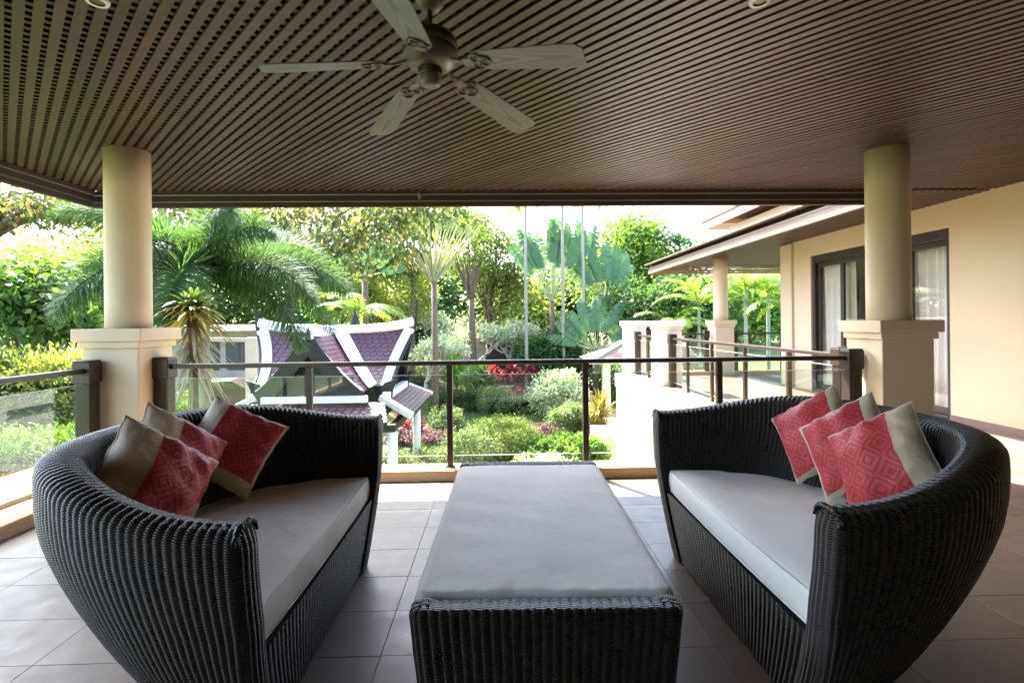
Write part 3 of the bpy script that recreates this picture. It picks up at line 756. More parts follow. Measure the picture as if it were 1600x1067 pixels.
def make_daybed():
    t = thing('wicker_daybed', 'long dark wicker ottoman bench with off white mattress between the two sofas', 'ottoman', (.170, 2.585, 0), -R(YAW) + R(.2))
    ph, n = loop_params(lambda f: o_out(f, .4), np.linspace(0, .99999, 1600), .0325)
    V, F, UV = shell(o_out, ph, n, o_rim, lambda f: OT, .01, .30, amp=.0055, nz=16, r=.022)
    F = [tuple(reversed(q)) for q in F] if False else F
    npobj('wicker_body', V, F, M['wicker'], t, smooth=True, uv=UV)
    MB().box((-.36, -.80, .30), (.36, .80, .335)).build('deck', M['frame'], t)
    # mattress: rounded box with gathered corners
    n1, n2 = 40, 70; hx, hy = .452, .815; zc, hz = .417, .070; V = []; idx = {}; F = []
    def P(u, v, top):
        r = .058
        x, y = hx * u, hy * v; ex = max(0, abs(x) - (hx - r)) / r; ey = max(0, abs(y) - (hy - r)) / r; e = min(1., math.hypot(ex, ey))
        if math.hypot(ex, ey) > 1:
            k = 1 / math.hypot(ex, ey); x = math.copysign(hx - r + r * ex * k, x) if ex > 0 else x; y = math.copysign(hy - r + r * ey * k, y) if ey > 0 else y
        hgt = hz * max(0, 1 - e ** 4.2) ** .5; crown = .012 * (1 - u * u) * (1 - v ** 4)
        wr = .0030 * math.sin(u * 5 + v * 7) * math.sin(v * 11 + 1.3) + .004 * math.exp(-((v + .93) / .05) ** 2) * math.sin(u * 60) * top
        return (x, y, zc + top * (hgt + (crown if top > 0 else 0)) + wr * (1 - e * .6))
    for top in (1, -1):
        us = [math.sin(math.pi / 2 * (2 * i / n1 - 1)) for i in range(n1 + 1)]; vs_ = [math.sin(math.pi / 2 * (2 * k / n2 - 1)) for k in range(n2 + 1)]
        b = len(V)
        for i in us:
            for k in vs_: V.append(P(i, k, top))
        for i in range(n1):
            for k in range(n2):
                a = b + i * (n2 + 1) + k; q = (a, a + n2 + 1, a + n2 + 2, a + 1); F.append(q if top > 0 else q[::-1])
    ma = npobj('mattress', V, F, M['seat'], t, smooth=True)
    r = .05; pts = []
    for (cx, cy, a0) in ((hx - r, hy - r, 0), (-hx + r, hy - r, 90), (-hx + r, -hy + r, 180), (hx - r, -hy + r, 270)):
        for k in range(7): an = R(a0 + 15 * k); pts.append((cx + (r - .001) * math.cos(an), cy + (r - .001) * math.sin(an), zc + .012))
    MB().tube(pts + [pts[0]], .0035, 6).build('piping', M['seat'], ma)
make_daybed()

# scatter pillows
def pillow(label, x, y, nrm, roll, a=.205, th=.09, bl=.1, br=.1, bb=.1, bt=.1, silk='silk', lift=0., seed=1):
    rg = random.Random(seed); N = 30; n = Vector(nrm).normalized(); up = Vector((0, 0, 1)); ux = up.cross(n).normalized(); uy = n.cross(ux)
    cr, sr = math.cos(R(roll)), math.sin(R(roll)); ex = ux * cr + uy * sr; ey = -ux * sr + uy * cr
    mat = Matrix((ex, ey, n)).transposed().to_4x4()
    w1, w2, w3 = rg.uniform(0, 6), rg.uniform(0, 6), rg.uniform(0, 6)
    def P(u, v, side):
        X = a * u * (1 - .085 * (1 - v * v) * abs(u)); Y = a * v * (1 - .085 * (1 - u * u) * abs(v))
        e = max(0, (1 - u ** 2)) * max(0, (1 - v ** 2)); T_ = th * e ** .45
        cre = .0085 * math.sin(5 * u + 3 * v + w1) * math.sin(4.5 * v - 3 * u + w2) + .004 * math.sin(15 * u * v + w3 + 6 * v) + .006 * math.sin(9 * math.atan2(v + .001, u) + w2) * (u * u + v * v) * .5
        edge = .005 * math.sin(14 * v + w2) * (abs(u) ** 6) * (1 - v * v) + .005 * math.sin(15 * u + w1) * (abs(v) ** 6) * (1 - u * u)
        bend = -.018 * (u * u) + .012 * u * v
        return (X + edge * .4, Y + edge * .4, side * (T_ + cre * min(1, e * 4)) + bend + edge)
    g = [math.sin(math.pi / 2 * (2 * i / N - 1)) * .4 + (2 * i / N - 1) * .6 for i in range(N + 1)]
    # snap grid lines on to the seams so the panel's border is straight
    def snap(b0, b1):
        h = list(g)
        for b in (-1 + 2 * b0, 1 - 2 * b1):
            j = min(range(1, N), key=lambda i: abs(h[i] - b)); h[j] = b
        return h
    gu, gv = snap(bl, br), snap(bb, bt)
    zmin = min((mat @ Vector(P(u, v, s_))).z for u in gu for v in gv for s_ in (1, -1))
    t = thing('scatter_pillow', label, 'pillow', (x, y, .512 - zmin + lift), 0, 'beige and red scatter pillows on the sofas'); t.matrix_world = Matrix.Translation((x, y, .512 - zmin + lift)) @ mat
    def sheet(side, keep, name, m, off=0.):
        V = []; F = []; UV = []; W = N + 1
        for u in gu:
            for v in gv: V.append(Vector(P(u, v, side)) + Vector((0, 0, off * side))); UV.append(((u + 1) / 2, (v + 1) / 2))
        for i in range(N):
            for k in range(N):
                uc, vc = (gu[i] + gu[i + 1]) / 2, (gv[k] + gv[k + 1]) / 2
                if keep(uc, vc): q = (i * W + k, (i + 1) * W + k, (i + 1) * W + k + 1, i * W + k + 1); F.append(q if side > 0 else q[::-1])
        return npobj(name, V, F, m, t, smooth=True, uv=UV)
    inp = lambda u, v: -1 + 2 * bl < u < 1 - 2 * br and -1 + 2 * bb < v < 1 - 2 * bt
    sheet(1, lambda u, v: not inp(u, v), 'border', M['beige']); sheet(1, inp, 'silk_panel', M[silk], .0008); sheet(-1, lambda u, v: True, 'back_cover', M['beige'])
    rim = [Vector(P(-1, v, 1)) for v in gv] + [Vector(P(u, 1, 1)) for u in gu[1:]] + [Vector(P(1, v, 1)) for v in gv[::-1][1:]] + [Vector(P(u, -1, 1)) for u in gu[::-1][1:]]
    MB().tube(rim, .0028, 5, False).build('seam', M['beige'], t)
    return t
pillow('crimson diamond pillow farthest back of the three on the right sofa', 1.70, 2.80, (-.80, -.44, .36), 36, br=.13, bl=.05, bb=.04, bt=.03, seed=2)
pillow('crimson pillow in the middle of the three on the right sofa', 1.69, 2.52, (-.84, -.40, .38), 36, br=.14, bl=.06, bb=.03, bt=.05, seed=3)
pillow('crimson and beige pillow nearest the arm of the right sofa', 1.66, 2.26, (-.88, -.34, .38), 33, br=.24, bl=.03, bb=.03, bt=.04, seed=4)
pillow('crimson pillow with wide beige border lying farthest back on the left sofa', -1.37, 2.76, (.42, -.80, .42), -32, bl=.24, bb=.17, br=.03, bt=.03, seed=5)
pillow('coral pillow with wide beige edge in the middle of the left sofa', -1.44, 2.40, (.86, -.36, .34), -40, bl=.36, bb=.18, br=.03, bt=.04, silk='silk_pink', seed=6)
pillow('coral pink pillow half hidden behind the near arm of the left sofa', -1.33, 2.08, (.84, -.40, .38), -42, bl=.34, bb=.12, br=.03, bt=.04, silk='silk_pink', seed=7)

# ------------------------------------------------------------------ ceiling fan
FX, FY = -.302, 2.51
fan = thing('ceiling_fan', 'five blade grey ceiling fan with dark bronze motor hanging from the slats', 'ceiling fan', (FX, FY, 2.6))
q = CEIL - 2.6
MB().lathe((0, 0, 0), [(.02, q - .085), (.045, q - .08), (.066, q - .05), (.072, q - .01), (.072, q - .001)], 32).build('canopy', M['pewter'], fan)
MB().tube([(0, 0, .17), (0, 0, q - .08)], .012, 12).build('downrod', M['bronze'], fan)
MB().lathe((0, 0, 0), [(.03, .18), (.045, .172), (.075, .160), (.11, .145), (.128, .115), (.131, .075)][::-1] , 40).build('motor_housing', M['bronze'], fan)
MB().lathe((0, 0, 0), [(.06, -.012), (.09, -.004), (.118, .018), (.13, .045), (.1305, .074)], 40).build('motor_bowl', M['pewter'], fan)
m = MB().lathe((0, 0, 0), [(.045, -.045), (.052, -.04), (.052, -.02), (.058, -.013)], 32); m.build('flywheel', M['bronze'], fan)
MB().lathe((0, 0, 0), [(.0, -.098), (.03, -.096), (.046, -.086), (.05, -.07), (.05, -.0455)], 32, cap=False).build('switch_cap', M['pewter'], fan)
vent = MB()
for k in range(20):
    a = k * math.pi / 10; vent.bar((.0535 * math.cos(a), .0535 * math.sin(a), -.036), (.0535 * math.cos(a), .0535 * math.sin(a), -.018), .006, .004, (math.cos(a), math.sin(a), 0))
vent.build('vent_ribs', M['bronze'], fan)
bm_ = MB(); x0, x1 = .0, .52; out = [(0, -.058), (.03, -.064), (.44, -.078), (.49, -.074), (.52, -.05), (.52, .05), (.49, .074), (.44, .078), (.03, .064), (0, .058)]
bm_.prism([(x, y, -.003) for x, y in out], (0, 0, .006)); blade_me = bm_.mesh('blade', M['blade'])
im = MB(); im.bar((-.145, 0, .018), (-.05, 0, -.006), .022, .010); im.bar((-.05, 0, -.006), (.0, 0, -.008), .05, .007)
for cx, cy, rr in ((.02, -.026, .026), (.02, .026, .026), (.055, 0, .03)):
    pts = [(cx + rr * math.cos(k * math.pi / 9), cy + rr * math.sin(k * math.pi / 9), -.008) for k in range(19)]; im.tube(pts, .005, 6, False)
for cx, cy in ((.02, -.026), (.02, .026), (.055, 0)): im.lathe((cx, cy, -.012), [(.0, 0), (.006, .001), (.006, .008)], 8, cap=False)
iron_me = im.mesh('blade_iron', M['pewter'])
for k in range(5):
    o = bpy.data.objects.new('blade', blade_me); a = R(-23.2 + 72 * k); link(o, fan)
    droop = R(8.5 + (k % 3) * .4)
    o.matrix_local = Matrix.Rotation(a, 4, 'Z') @ Matrix.Translation((.225, 0, -.012)) @ Matrix.Rotation(droop, 4, 'Y') @ Matrix.Rotation(R(-12), 4, 'X')
    b = o.modifiers.new('bevel', 'BEVEL'); b.width = .0018; b.segments = 2; b.limit_method = 'ANGLE'
    i_ = bpy.data.objects.new('blade_iron', iron_me); link(i_, o)
    i_.matrix_local = Matrix.Identity(4)
ch = MB(); zc0 = -.09; zb0 = 2.03 - 2.6
cxp = -.055
for k in range(80): z = zc0 + (zb0 - zc0) * k / 79; ch.lathe((cxp, 0, z), [(.0, -.0022), (.0019, 0), (.0, .0022)], 5, cap=False)
ch.tube([(cxp, 0, zc0), (cxp, 0, zb0)], .0007, 4); ch.build('pull_chain', M['bronze'], fan)
MB().lathe((cxp, 0, zb0), [(.003, -.056), (.006, -.05), (.0065, -.012), (.004, 0)], 10).build('chain_fob', M['bronze'], fan)
# ------------------------------------------------------------------ garden ground
def terrain():
    xs = np.concatenate([np.linspace(-900, -70, 14), np.linspace(-60, 60, 121), np.linspace(70, 900, 14)])
    ys = np.concatenate([np.linspace(-300, -20, 6), np.linspace(-10, 90, 101), np.linspace(100, 1500, 16)])
    V = np.array([(x, y, ter(x, y)) for x in xs for y in ys]); n = len(ys)
    F = np.array([(i * n + k, (i + 1) * n + k, (i + 1) * n + k + 1, i * n + k + 1) for i in range(len(xs) - 1) for k in range(n - 1)])
    o = npobj('ground', V, F, M['ground'], smooth=True); tag(o, kind='structure')
terrain()
# ------------------------------------------------------------------ foliage tools
def unit_(a): return a / np.maximum(np.linalg.norm(a, axis=1, keepdims=True), 1e-6)
def leafgeo(P, D, ln, wd, rg, up=.6, fold=.12):
    """one folded four-sided leaf per row: P base, D long axis, ln length, wd width"""
    n = len(P); D = unit_(D); Nn = rg.normal(size=(n, 3)) * (1 - up) + np.array([0, 0, up]); Sx = unit_(np.cross(D, Nn)); Nn = np.cross(Sx, D)
    ln = np.broadcast_to(ln, n)[:, None]; wd = np.broadcast_to(wd, n)[:, None]
    a = P; b = P + D * ln * .45 + Sx * wd / 2 + Nn * wd * fold; c = P + D * ln - Nn * ln * .08; d = P + D * ln * .45 - Sx * wd / 2 + Nn * wd * fold
    V = np.stack([a, b, c, d], 1).reshape(-1, 3); F = np.arange(4 * n).reshape(-1, 4); return V, F
def cloud(ells, ncl, nleaf, rc, ln, asp, seed, droop=.1, shell=.45, tv=.25):
    """leaf clumps spread through ellipsoids (cx,cy,cz,rx,ry,rz)"""
    rg = np.random.default_rng(seed); Vs = []; Ts = []; C = []
    vol = np.array([e[3] * e[4] * e[5] for e in ells]) ** (2 / 3); vol = vol / vol.sum()
    for e, f in zip(ells, vol):
        k = max(2, int(ncl * f)); u = unit_(rg.normal(size=(k, 3))) * (rg.random((k, 1)) ** shell)
        C.append(np.array(e[:3]) + u * np.array(e[3:]))
    C = np.concatenate(C); m = max(1, nleaf // len(C)); cen = np.repeat(C, m, 0); n = len(cen)
    sz = np.repeat(rg.uniform(.6, 1.3, len(C)), m)[:, None]
    off = rg.normal(size=(n, 3)) * rc * sz * np.array([1, 1, .7]) * .6; P = cen + off
    D = unit_(off) * .8 + rg.normal(size=(n, 3)) * .6 + np.array([0, 0, -droop])
    V, F = leafgeo(P, D, ln * rg.uniform(.7, 1.3, n), ln * asp * rg.uniform(.8, 1.2, n), rg)
    T = np.clip(np.repeat(rg.normal(.45, tv, len(C)), m) + rg.normal(0, .16, n), 0, 1)
    return V, F, T, C
def tree(name, label, cat, base, ells, mat, bark='bark', ncl=60, nleaf=9000, rc=.5, ln=.25, asp=.5, seed=1, tr=.16, fork=.45, droop=.15, limbs=12, group=None, lean=(0, 0), shell=.45, tv=.25):
    bx_, by_, bz_ = base; t = thing(name, label, cat, base, 0, group)
    E = [(e[0] - bx_, e[1] - by_, e[2] - bz_, *e[3:]) for e in ells]
    V, F, T, C = cloud(E, ncl, nleaf, rc, ln, asp, seed, droop, shell, tv)
    npobj('crown', V, F, L[mat], t, tint=T)
    rg = random.Random(seed); top = sum(e[2] for e in E) / len(E); cx = sum(e[0] for e in E) / len(E); cy = sum(e[1] for e in E) / len(E)
    fk = Vector((cx * .6 + lean[0], cy * .6 + lean[1], top * fork)); m = MB()
    m.tube([(0, 0, -.3), (fk.x * .25 + .04, fk.y * .3, fk.z * .35), (fk.x * .6, fk.y * .65 + .05, fk.z * .7), tuple(fk)], [tr, tr * .85, tr * .75, tr * .68], 9)
    ids = rg.sample(range(len(C)), min(limbs, len(C)))
    for i in ids:
        c = Vector(C[i]); mid = fk.lerp(c, .5) + Vector((rg.uniform(-.3, .3), rg.uniform(-.3, .3), rg.uniform(0, .5)))
        m.tube([fk - Vector((0, 0, .1)), fk.lerp(mid, .5) + Vector((rg.uniform(-.1, .1), rg.uniform(-.1, .1), 0)), mid, c], [tr * .5, tr * .36, tr * .22, tr * .07], 6)
    m.build('trunk', M[bark], t); return t
M['core_shade'] = surf('hedge_core_shade', (.016, .024, .008), (.010, .015, .006), .95, 14, .1, .9, 30)  # shade between the leaves, put into a near-black green
def bush(name, label, cat, base, r, mat, n=2500, ln=.09, asp=.5, seed=1, group=None, ncl=60, rc=.16, droop=0., box_=False, tv=.22, shell=.33):
    """shrub, hedge or clump: leaf clumps over a body, with woody stems inside; r = (rx, ry, height)"""
    t = thing(name, label, cat, base, 0, group); rg = np.random.default_rng(seed)
    if box_:
        k = ncl; u = rg.uniform(-1, 1, (k, 3)); ax = rg.integers(0, 5, k)
        for i in range(k):
            if ax[i] == 0: u[i, 0] = 1
            elif ax[i] == 1: u[i, 0] = -1
            elif ax[i] == 2: u[i, 1] = -1
            else: u[i, 2] = 1
        C = u * np.array([r[0] - rc * .4, r[1] - rc * .4, r[2] / 2 - rc * .4]) + np.array([0, 0, r[2] / 2])
        MB().box((-r[0] * .86, -r[1] * .8, -.1), (r[0] * .86, r[1] * .8, r[2] * .86)).build('shade_core', M['core_shade'], t)  # added solid core; the hedge's inner shade is in its dark colour
        m_ = n // k; cen = np.repeat(C, m_, 0); nn = len(cen); off = rg.normal(size=(nn, 3)) * rc * .7; D = unit_(off) * .6 + rg.normal(size=(nn, 3)) * .5 + np.array([0, -.2, .5])
        V, F = leafgeo(cen + off, D, ln * rg.uniform(.7, 1.3, nn), ln * asp, rg); T = np.clip(np.repeat(rg.normal(.45, tv, k), m_) + rg.normal(0, .15, nn), 0, 1)
    else:
        V, F, T, C = cloud([(0, 0, r[2] * .52, r[0], r[1], r[2] * .52)], ncl, n, rc, ln, asp, seed, droop, shell, tv)
    npobj('foliage', V, F, L[mat], t, tint=T); m = MB(); q = random.Random(seed)
    for i in range(7):
        a = q.uniform(0, 6.28); m.tube([(r[0] * .2 * math.cos(a), r[1] * .2 * math.sin(a), -.1), (r[0] * .35 * math.cos(a), r[1] * .35 * math.sin(a), r[2] * .4), (r[0] * .7 * math.cos(a), r[1] * .7 * math.sin(a), r[2] * .75)], [.018, .013, .005], 5)
    m.build('stems', M['bark'], t); return t

def frond_mesh(name, length, mat, seed, arch=1.0, npair=46, lw=.035, ll=.42, plum=0, elev=55, spread=58, droopl=.35, hang=0.):
    """pinnate palm leaf along +x: rachis with rows of narrow leaflets; plum>0 adds whorled rows (foxtail look)"""
    rg = np.random.default_rng(seed); N = 40; el = R(elev); pts = [np.zeros(3)]
    for i in range(N): a = el - arch * (i / N) ** 1.15 * 1.9; pts.append(pts[-1] + np.array([math.cos(a), 0, math.sin(a)]) * length / N)
    pts = np.array(pts); tang = unit_(np.gradient(pts, axis=0)); V = []; F = []; T = []
    def at_(t): i = t * N; k = min(int(i), N - 1); return pts[k] + (pts[k + 1] - pts[k]) * (i - k), tang[k]
    rolls = [0.] if not plum else [0., -38., 40., -75., 72.][:plum + 1]
    for j in range(npair):
        t = .10 + .90 * (j + rg.random() * .5) / npair; p, tg = at_(min(t, .999)); side = np.array([0, 1, 0.]); nup = np.cross(tg, side) * -1
        l_ = ll * (math.sin(math.pi * min(1, (t * .82 + .16))) ** .6) * rg.uniform(.88, 1.1)
        for sg in (-1, 1):
            for ro in rolls:
                r_ = R(ro + rg.uniform(-9, 9)) if plum else R(rg.uniform(-8, 8) + 12); sv = side * sg * math.cos(r_) + nup * math.sin(r_)
                sp = R(spread + rg.uniform(-6, 6) - 22 * t); d = tg * math.cos(sp) + sv * math.sin(sp); d /= np.linalg.norm(d)
                wv = np.cross(d, nup); wv = wv / (np.linalg.norm(wv) + 1e-6) * lw / 2; g = np.array([0, 0, -1.])
                q0 = p; q1 = p + d * l_ * .5 + g * droopl * l_ * .10; q2 = p + d * l_ * (1 - .15 * droopl) + g * droopl * l_ * .5 - g * 0; b = len(V)
                V += [q0 - wv * .5, q0 + wv * .5, q1 + wv, q1 - wv, q2, q2 + wv * .05]; F += [(b, b + 1, b + 2, b + 3), (b + 3, b + 2, b + 5, b + 4)]
                tt = np.clip(rg.normal(.42, .2) + .15 * t, 0, 1); T += [tt, tt]
    b = len(V)
    for i in range(0, N, 4):
        for (a, c) in ((i, min(i + 4, N)),):
            r0, r1 = length * .011 * (1 - i / N * .85), length * .011 * (1 - c / N * .85); b = len(V)
            for q, r in ((pts[a], r0), (pts[c], r1)):
                V += [q + np.array([0, r, 0]), q + np.array([0, 0, r]), q + np.array([0, -r, 0]), q + np.array([0, 0, -r])]
            for k in range(4): F.append((b + k, b + (k + 1) % 4, b + 4 + (k + 1) % 4, b + 4 + k)); T.append(.8)
    return npmesh(name, np.array(V), np.array(F), L[mat], tint=np.array(T))
def palm(name, label, base, height, meshes, n, seed, trunk_r=.12, group=None, bark='palmtrunk', crownshaft=True, tilt=(-8, 14), cat='palm', bend=0., elevs=None, scale=1.0, turn=0., extra=()):
    t = thing(name, label, cat, base, 0, group); rg = random.Random(seed); m = MB(); k = 14
    pts = [(bend * (i / k) ** 2, 0, -.3 + (height + .3) * i / k) for i in range(k + 1)]
    rad = []
    for i in range(k + 1): rad.append(trunk_r * (1.25 if i == 0 else 1. - .25 * i / k) * (1 + .05 * math.sin(i * 2.)))
    m.tube(pts, rad, 12); m.build('trunk', M[bark], t)
    if crownshaft: MB().tube([(bend, 0, height - .05), (bend, 0, height + trunk_r * 2), (bend, 0, height + trunk_r * 4.5)], [trunk_r * .95, trunk_r * .9, trunk_r * .45], 10).build('crownshaft', M['shaft'], t)
    for i in range(n):
        me = meshes[i % len(meshes)]; o = bpy.data.objects.new('frond', me); link(o, t); a = turn + 2.39996 * i
        tl = R(elevs[i % len(elevs)] if elevs else rg.uniform(*tilt)); s_ = rg.uniform(.88, 1.1) * scale
        o.matrix_local = Matrix.Translation((bend, 0, height + trunk_r * (3.2 if crownshaft else .3))) @ Matrix.Rotation(a, 4, 'Z') @ Matrix.Rotation(-tl, 4, 'Y') @ Matrix.Rotation(R(rg.uniform(-15, 15)), 4, 'X') @ Matrix.Diagonal((s_, s_, s_, 1))
    for k, (a, tl, s_) in enumerate(extra):
        o = bpy.data.objects.new('frond', meshes[k % len(meshes)]); link(o, t)
        o.matrix_local = Matrix.Translation((bend, 0, height + trunk_r * 3)) @ Matrix.Rotation(R(a), 4, 'Z') @ Matrix.Rotation(-R(tl), 4, 'Y') @ Matrix.Diagonal((s_, s_, s_, 1))
    return t
M['shaft'] = surf('green_crownshaft', (.20, .28, .14), (.14, .20, .10), .5, 4)

def paddle_mesh(name, mat, seed, stalk=2.0, blade=1.8, wd=.5, tear=.5, bend=.25):
    """banana-like paddle leaf rising along +z, slightly arched towards +x, torn into strips"""
    rg = np.random.default_rng(seed); V = []; F = []; T = []; tot = stalk + blade
    def c(s): x = bend * (s / tot) ** 2.2 * tot; return np.array([x, 0, s - .25 * bend * (s / tot) ** 3 * tot])
    for i in range(8):
        s0, s1 = stalk * 1.0 * i / 8, stalk * (i + 1) / 8; b = len(V); w0 = .045 - .02 * i / 8
        for s in (s0, s1): p = c(s); V += [p + np.array([0, w0, 0]), p + np.array([w0 * .6, 0, 0]), p + np.array([0, -w0, 0]), p + np.array([-w0 * .6, 0, 0])]
        for k in range(4): F.append((b + k, b + (k + 1) % 4, b + 4 + (k + 1) % 4, b + 4 + k)); T.append(1.)
    n = 22
    for sg in (-1, 1):
        lift = rg.uniform(.15, .35)
        for i in range(n):
            s0, s1 = stalk + blade * i / n, stalk + blade * (i + 1) / n; f = (i + .5) / n; w_ = wd / 2 * (math.sin(math.pi * min(1, f * .9 + .08)) ** .5)
            if rg.random() < tear * .18: w_ *= rg.uniform(.7, .95)
            dr = rg.uniform(-.03, .07) if rg.random() < tear * .6 else 0; b = len(V); p0, p1 = c(s0), c(s1 - (.01 if rg.random() < tear else 0))
            o = np.array([w_ * lift * .4 + dr, sg * w_, .12 * w_ - abs(dr)]); V += [p0, p1, p1 + o, p0 + o]; F.append((b, b + 1, b + 2, b + 3)); T.append(np.clip(.2 + .15 * (seed % 3) + rg.normal(0, .045), 0, 1))
    return npmesh(name, np.array(V), np.array(F), L[mat], tint=np.array(T))
def travellers(name, label, base, height, meshes, n, fan, seed, scale=1., turn=0., tr=.16, group=None, jitter=4):
    """paddle leaves fanned in one plane on a short trunk"""
    t = thing(name, label, 'palm', base, turn, group); rg = random.Random(seed)
    MB().tube([(0, 0, -.3), (.03, 0, height * .5), (0, 0, height)], [tr * 1.15, tr, tr * .9], 10).build('trunk', M['bark'], t)
    for i in range(n):
        o = bpy.data.objects.new('leaf', meshes[i % len(meshes)]); link(o, t); a = -fan / 2 + fan * (i + .5) / n + rg.uniform(-jitter, jitter)
        s_ = scale * rg.uniform(.88, 1.08)
        o.matrix_local = Matrix.Translation((0, rg.uniform(-.05, .05), height - .1)) @ Matrix.Rotation(R(a), 4, 'Y') @ Matrix.Rotation(R(rg.uniform(60, 120)), 4, 'Z') @ Matrix.Diagonal((s_, s_, s_, 1))
    return t
def rosette(name, label, base, mat, n, ln, wd, seed, cat='plant', stems=1, hgt=.4, spread=.2, up=.9, group=None, droop=.5):
    """strap-leaved plant: long arched leaves from one or more stem heads (cordyline, dracaena, lily)"""
    t = thing(name, label, cat, base, 0, group); rg = np.random.default_rng(seed); V = []; F = []; T = []; m = MB()
    for s_ in range(stems):
        h = hgt * rg.uniform(.7, 1.3); ox, oy = rg.uniform(-spread, spread, 2) if stems > 1 else (0, 0)
        m.tube([(ox * .3, oy * .3, -.1), (ox, oy, h)], [.02, .014], 5)
        for i in range(n):
            a = 2.39996 * i + rg.uniform(-.3, .3); e = R(rg.uniform(5, 85)) if up < .99 else R(80); l_ = ln * rg.uniform(.75, 1.1); d = np.array([math.cos(a) * math.cos(e), math.sin(a) * math.cos(e), math.sin(e)])
            sv = np.array([-math.sin(a), math.cos(a), 0]) * wd / 2; p = np.array([ox, oy, h + .02]); b = len(V); g = np.array([0, 0, -1.]) * droop * l_ * math.cos(e)
            q1 = p + d * l_ * .4 - g * -.05; q2 = p + d * l_ * .75 + g * .3; q3 = p + d * l_ + g * .75
            V += [p - sv * .4, p + sv * .4, q1 + sv, q1 - sv, q2 + sv * .8, q2 - sv * .8, q3 + sv * .05, q3 - sv * .05]; F += [(b, b + 1, b + 2, b + 3), (b + 3, b + 2, b + 4, b + 5), (b + 5, b + 4, b + 6, b + 7)]
            tt = np.clip(rg.normal(.5, .25), 0, 1); T += [tt] * 3
    npobj('leaves', np.array(V), np.array(F), L[mat], t, tint=np.array(T)); m.build('stems', M['bark'], t); return t
# ------------------------------------------------------------------ garden: paved and built things
def gz(x, y): return ter(x, y)
# driveway and paths as sheets
def patch(name, poly, mat, lift=.012, **k):
    """flat sheet following the ground, over a polygon in x, y"""
    cx = sum(p[0] for p in poly) / len(poly); cy = sum(p[1] for p in poly) / len(poly); V = []; F = []; n = len(poly); rings = 5; den = []
    for i in range(n):
        a, b = poly[i], poly[(i + 1) % n]
        for q in range(6): den.append((a[0] + (b[0] - a[0]) * q / 6, a[1] + (b[1] - a[1]) * q / 6))
    K = len(den)
    for r in range(rings + 1):
        f = 1 - r / rings * .999
        for x, y in den: X, Y = cx + (x - cx) * f, cy + (y - cy) * f; V.append((X, Y, ter(X, Y) + lift))
    for r in range(rings):
        for i in range(K): F.append((r * K + i, r * K + (i + 1) % K, (r + 1) * K + (i + 1) % K, (r + 1) * K + i))
    o = npobj(name, np.array(V), np.array(F), mat); tag(o, kind=k.pop('kind', 'structure')); return o
patch('driveway', [(-12.5, 17), (-6.9, 17), (-7.5, 24), (-12, 36), (-20, 36), (-15, 26)], M['asphalt'])
patch('garden_path', [(3.2, 15), (6.8, 15), (7.4, 24), (4.6, 24.5), (4.0, 20.5)], M['pave'])
patch('planting_bed', [(-1.5, 21), (5.2, 22), (8, 34), (-9, 34), (-5, 24.5)], M['soil'], .008)
patch('planting_bed', [(-2.6, 12.5), (3.0, 12.5), (3.1, 17.6), (1.2, 20.3), (-2.6, 17.6)], M['soil'], .008)

st = thing('garden_steps', 'beige garden steps beside the white corner pillar', 'steps', (0, 0, 0))
for k in range(5):
    p = gnd(972, 728); MB().box((p.x - .55, p.y + .42 * k, -2.95), (p.x + 1.2, p.y + .42 * (k + 1) + .02, -2.8 + .15 * (k + 1))).build('step', M['pave'], st, bevel=.012)

# Thai pavilion: cross gabled roof of scalloped maroon tiles with white trims and dark horns
GX = -.05
PV = Vector((-4.25, 14.2, 0)); pa = thing('thai_pavilion', 'small Thai pavilion with maroon scalloped roof, white trim and dark horn finials', 'pavilion', (PV.x, PV.y, -2.8))
def P3(x, y, z): return Vector((x, y, z + 2.8))
RZ, EZ = 1.20, -.16                       # main ridge and eave heights (world z)
def prof(f):                              # concave slope: f 0 ridge .. 1 eave -> (run, z)
    return 1.18 * (f ** 1.25), RZ + (EZ - RZ) * (1 - (1 - f) ** 1.25)
def half_w(f): return 2.02 - .42 * f - .10 * math.sin(f * math.pi)
def scales(name, fn, nrm_up, rows, wfn, tw=.17, mat=None, keep=None):
    """rows of overlapping rounded shingles on surface fn(s, f) -> point; wfn(f) -> (s0, s1)"""
    m = MB()
    for r in range(rows):
        f0, f1 = r / rows, min(1.0, (r + 1.38) / rows); s0, s1 = wfn(f0 + .5 / rows); n = max(1, int((s1 - s0) / tw)); w_ = (s1 - s0) / n
        for i in range(-1, n + 1):
            c = s0 + w_ * (i + .5 + (.5 if r % 2 else 0)); l_, r_ = max(s0, c - w_ / 2 + .006), min(s1, c + w_ / 2 - .006)
            if r_ - l_ < .03: continue
            if keep and not keep((l_ + r_) / 2, (f0 + f1) / 2): continue
            up = nrm_up * (.010 + .004 * (i % 2)); low = nrm_up * .026; pts = []
            fm = f0 + (f1 - f0) * .62
            for s_, f, h in ((l_, f0, up), (r_, f0, up), (r_, fm, low), (l_ + (r_ - l_) * .82, f0 + (f1 - f0) * .86, low), (l_ + (r_ - l_) * .5, f1, low), (l_ + (r_ - l_) * .18, f0 + (f1 - f0) * .86, low), (l_, fm, low)):
                pts.append(fn(s_, f) + h)
            m.add(pts + [p - nrm_up * .012 for p in pts], [tuple(range(7))] + [(k, (k + 1) % 7 + 0, 7 + (k + 1) % 7, 7 + k) for k in range(7)])
    return m
def surf_main(sg):
    return lambda s_, f: P3(s_, sg * prof(f)[0], prof(f)[1])
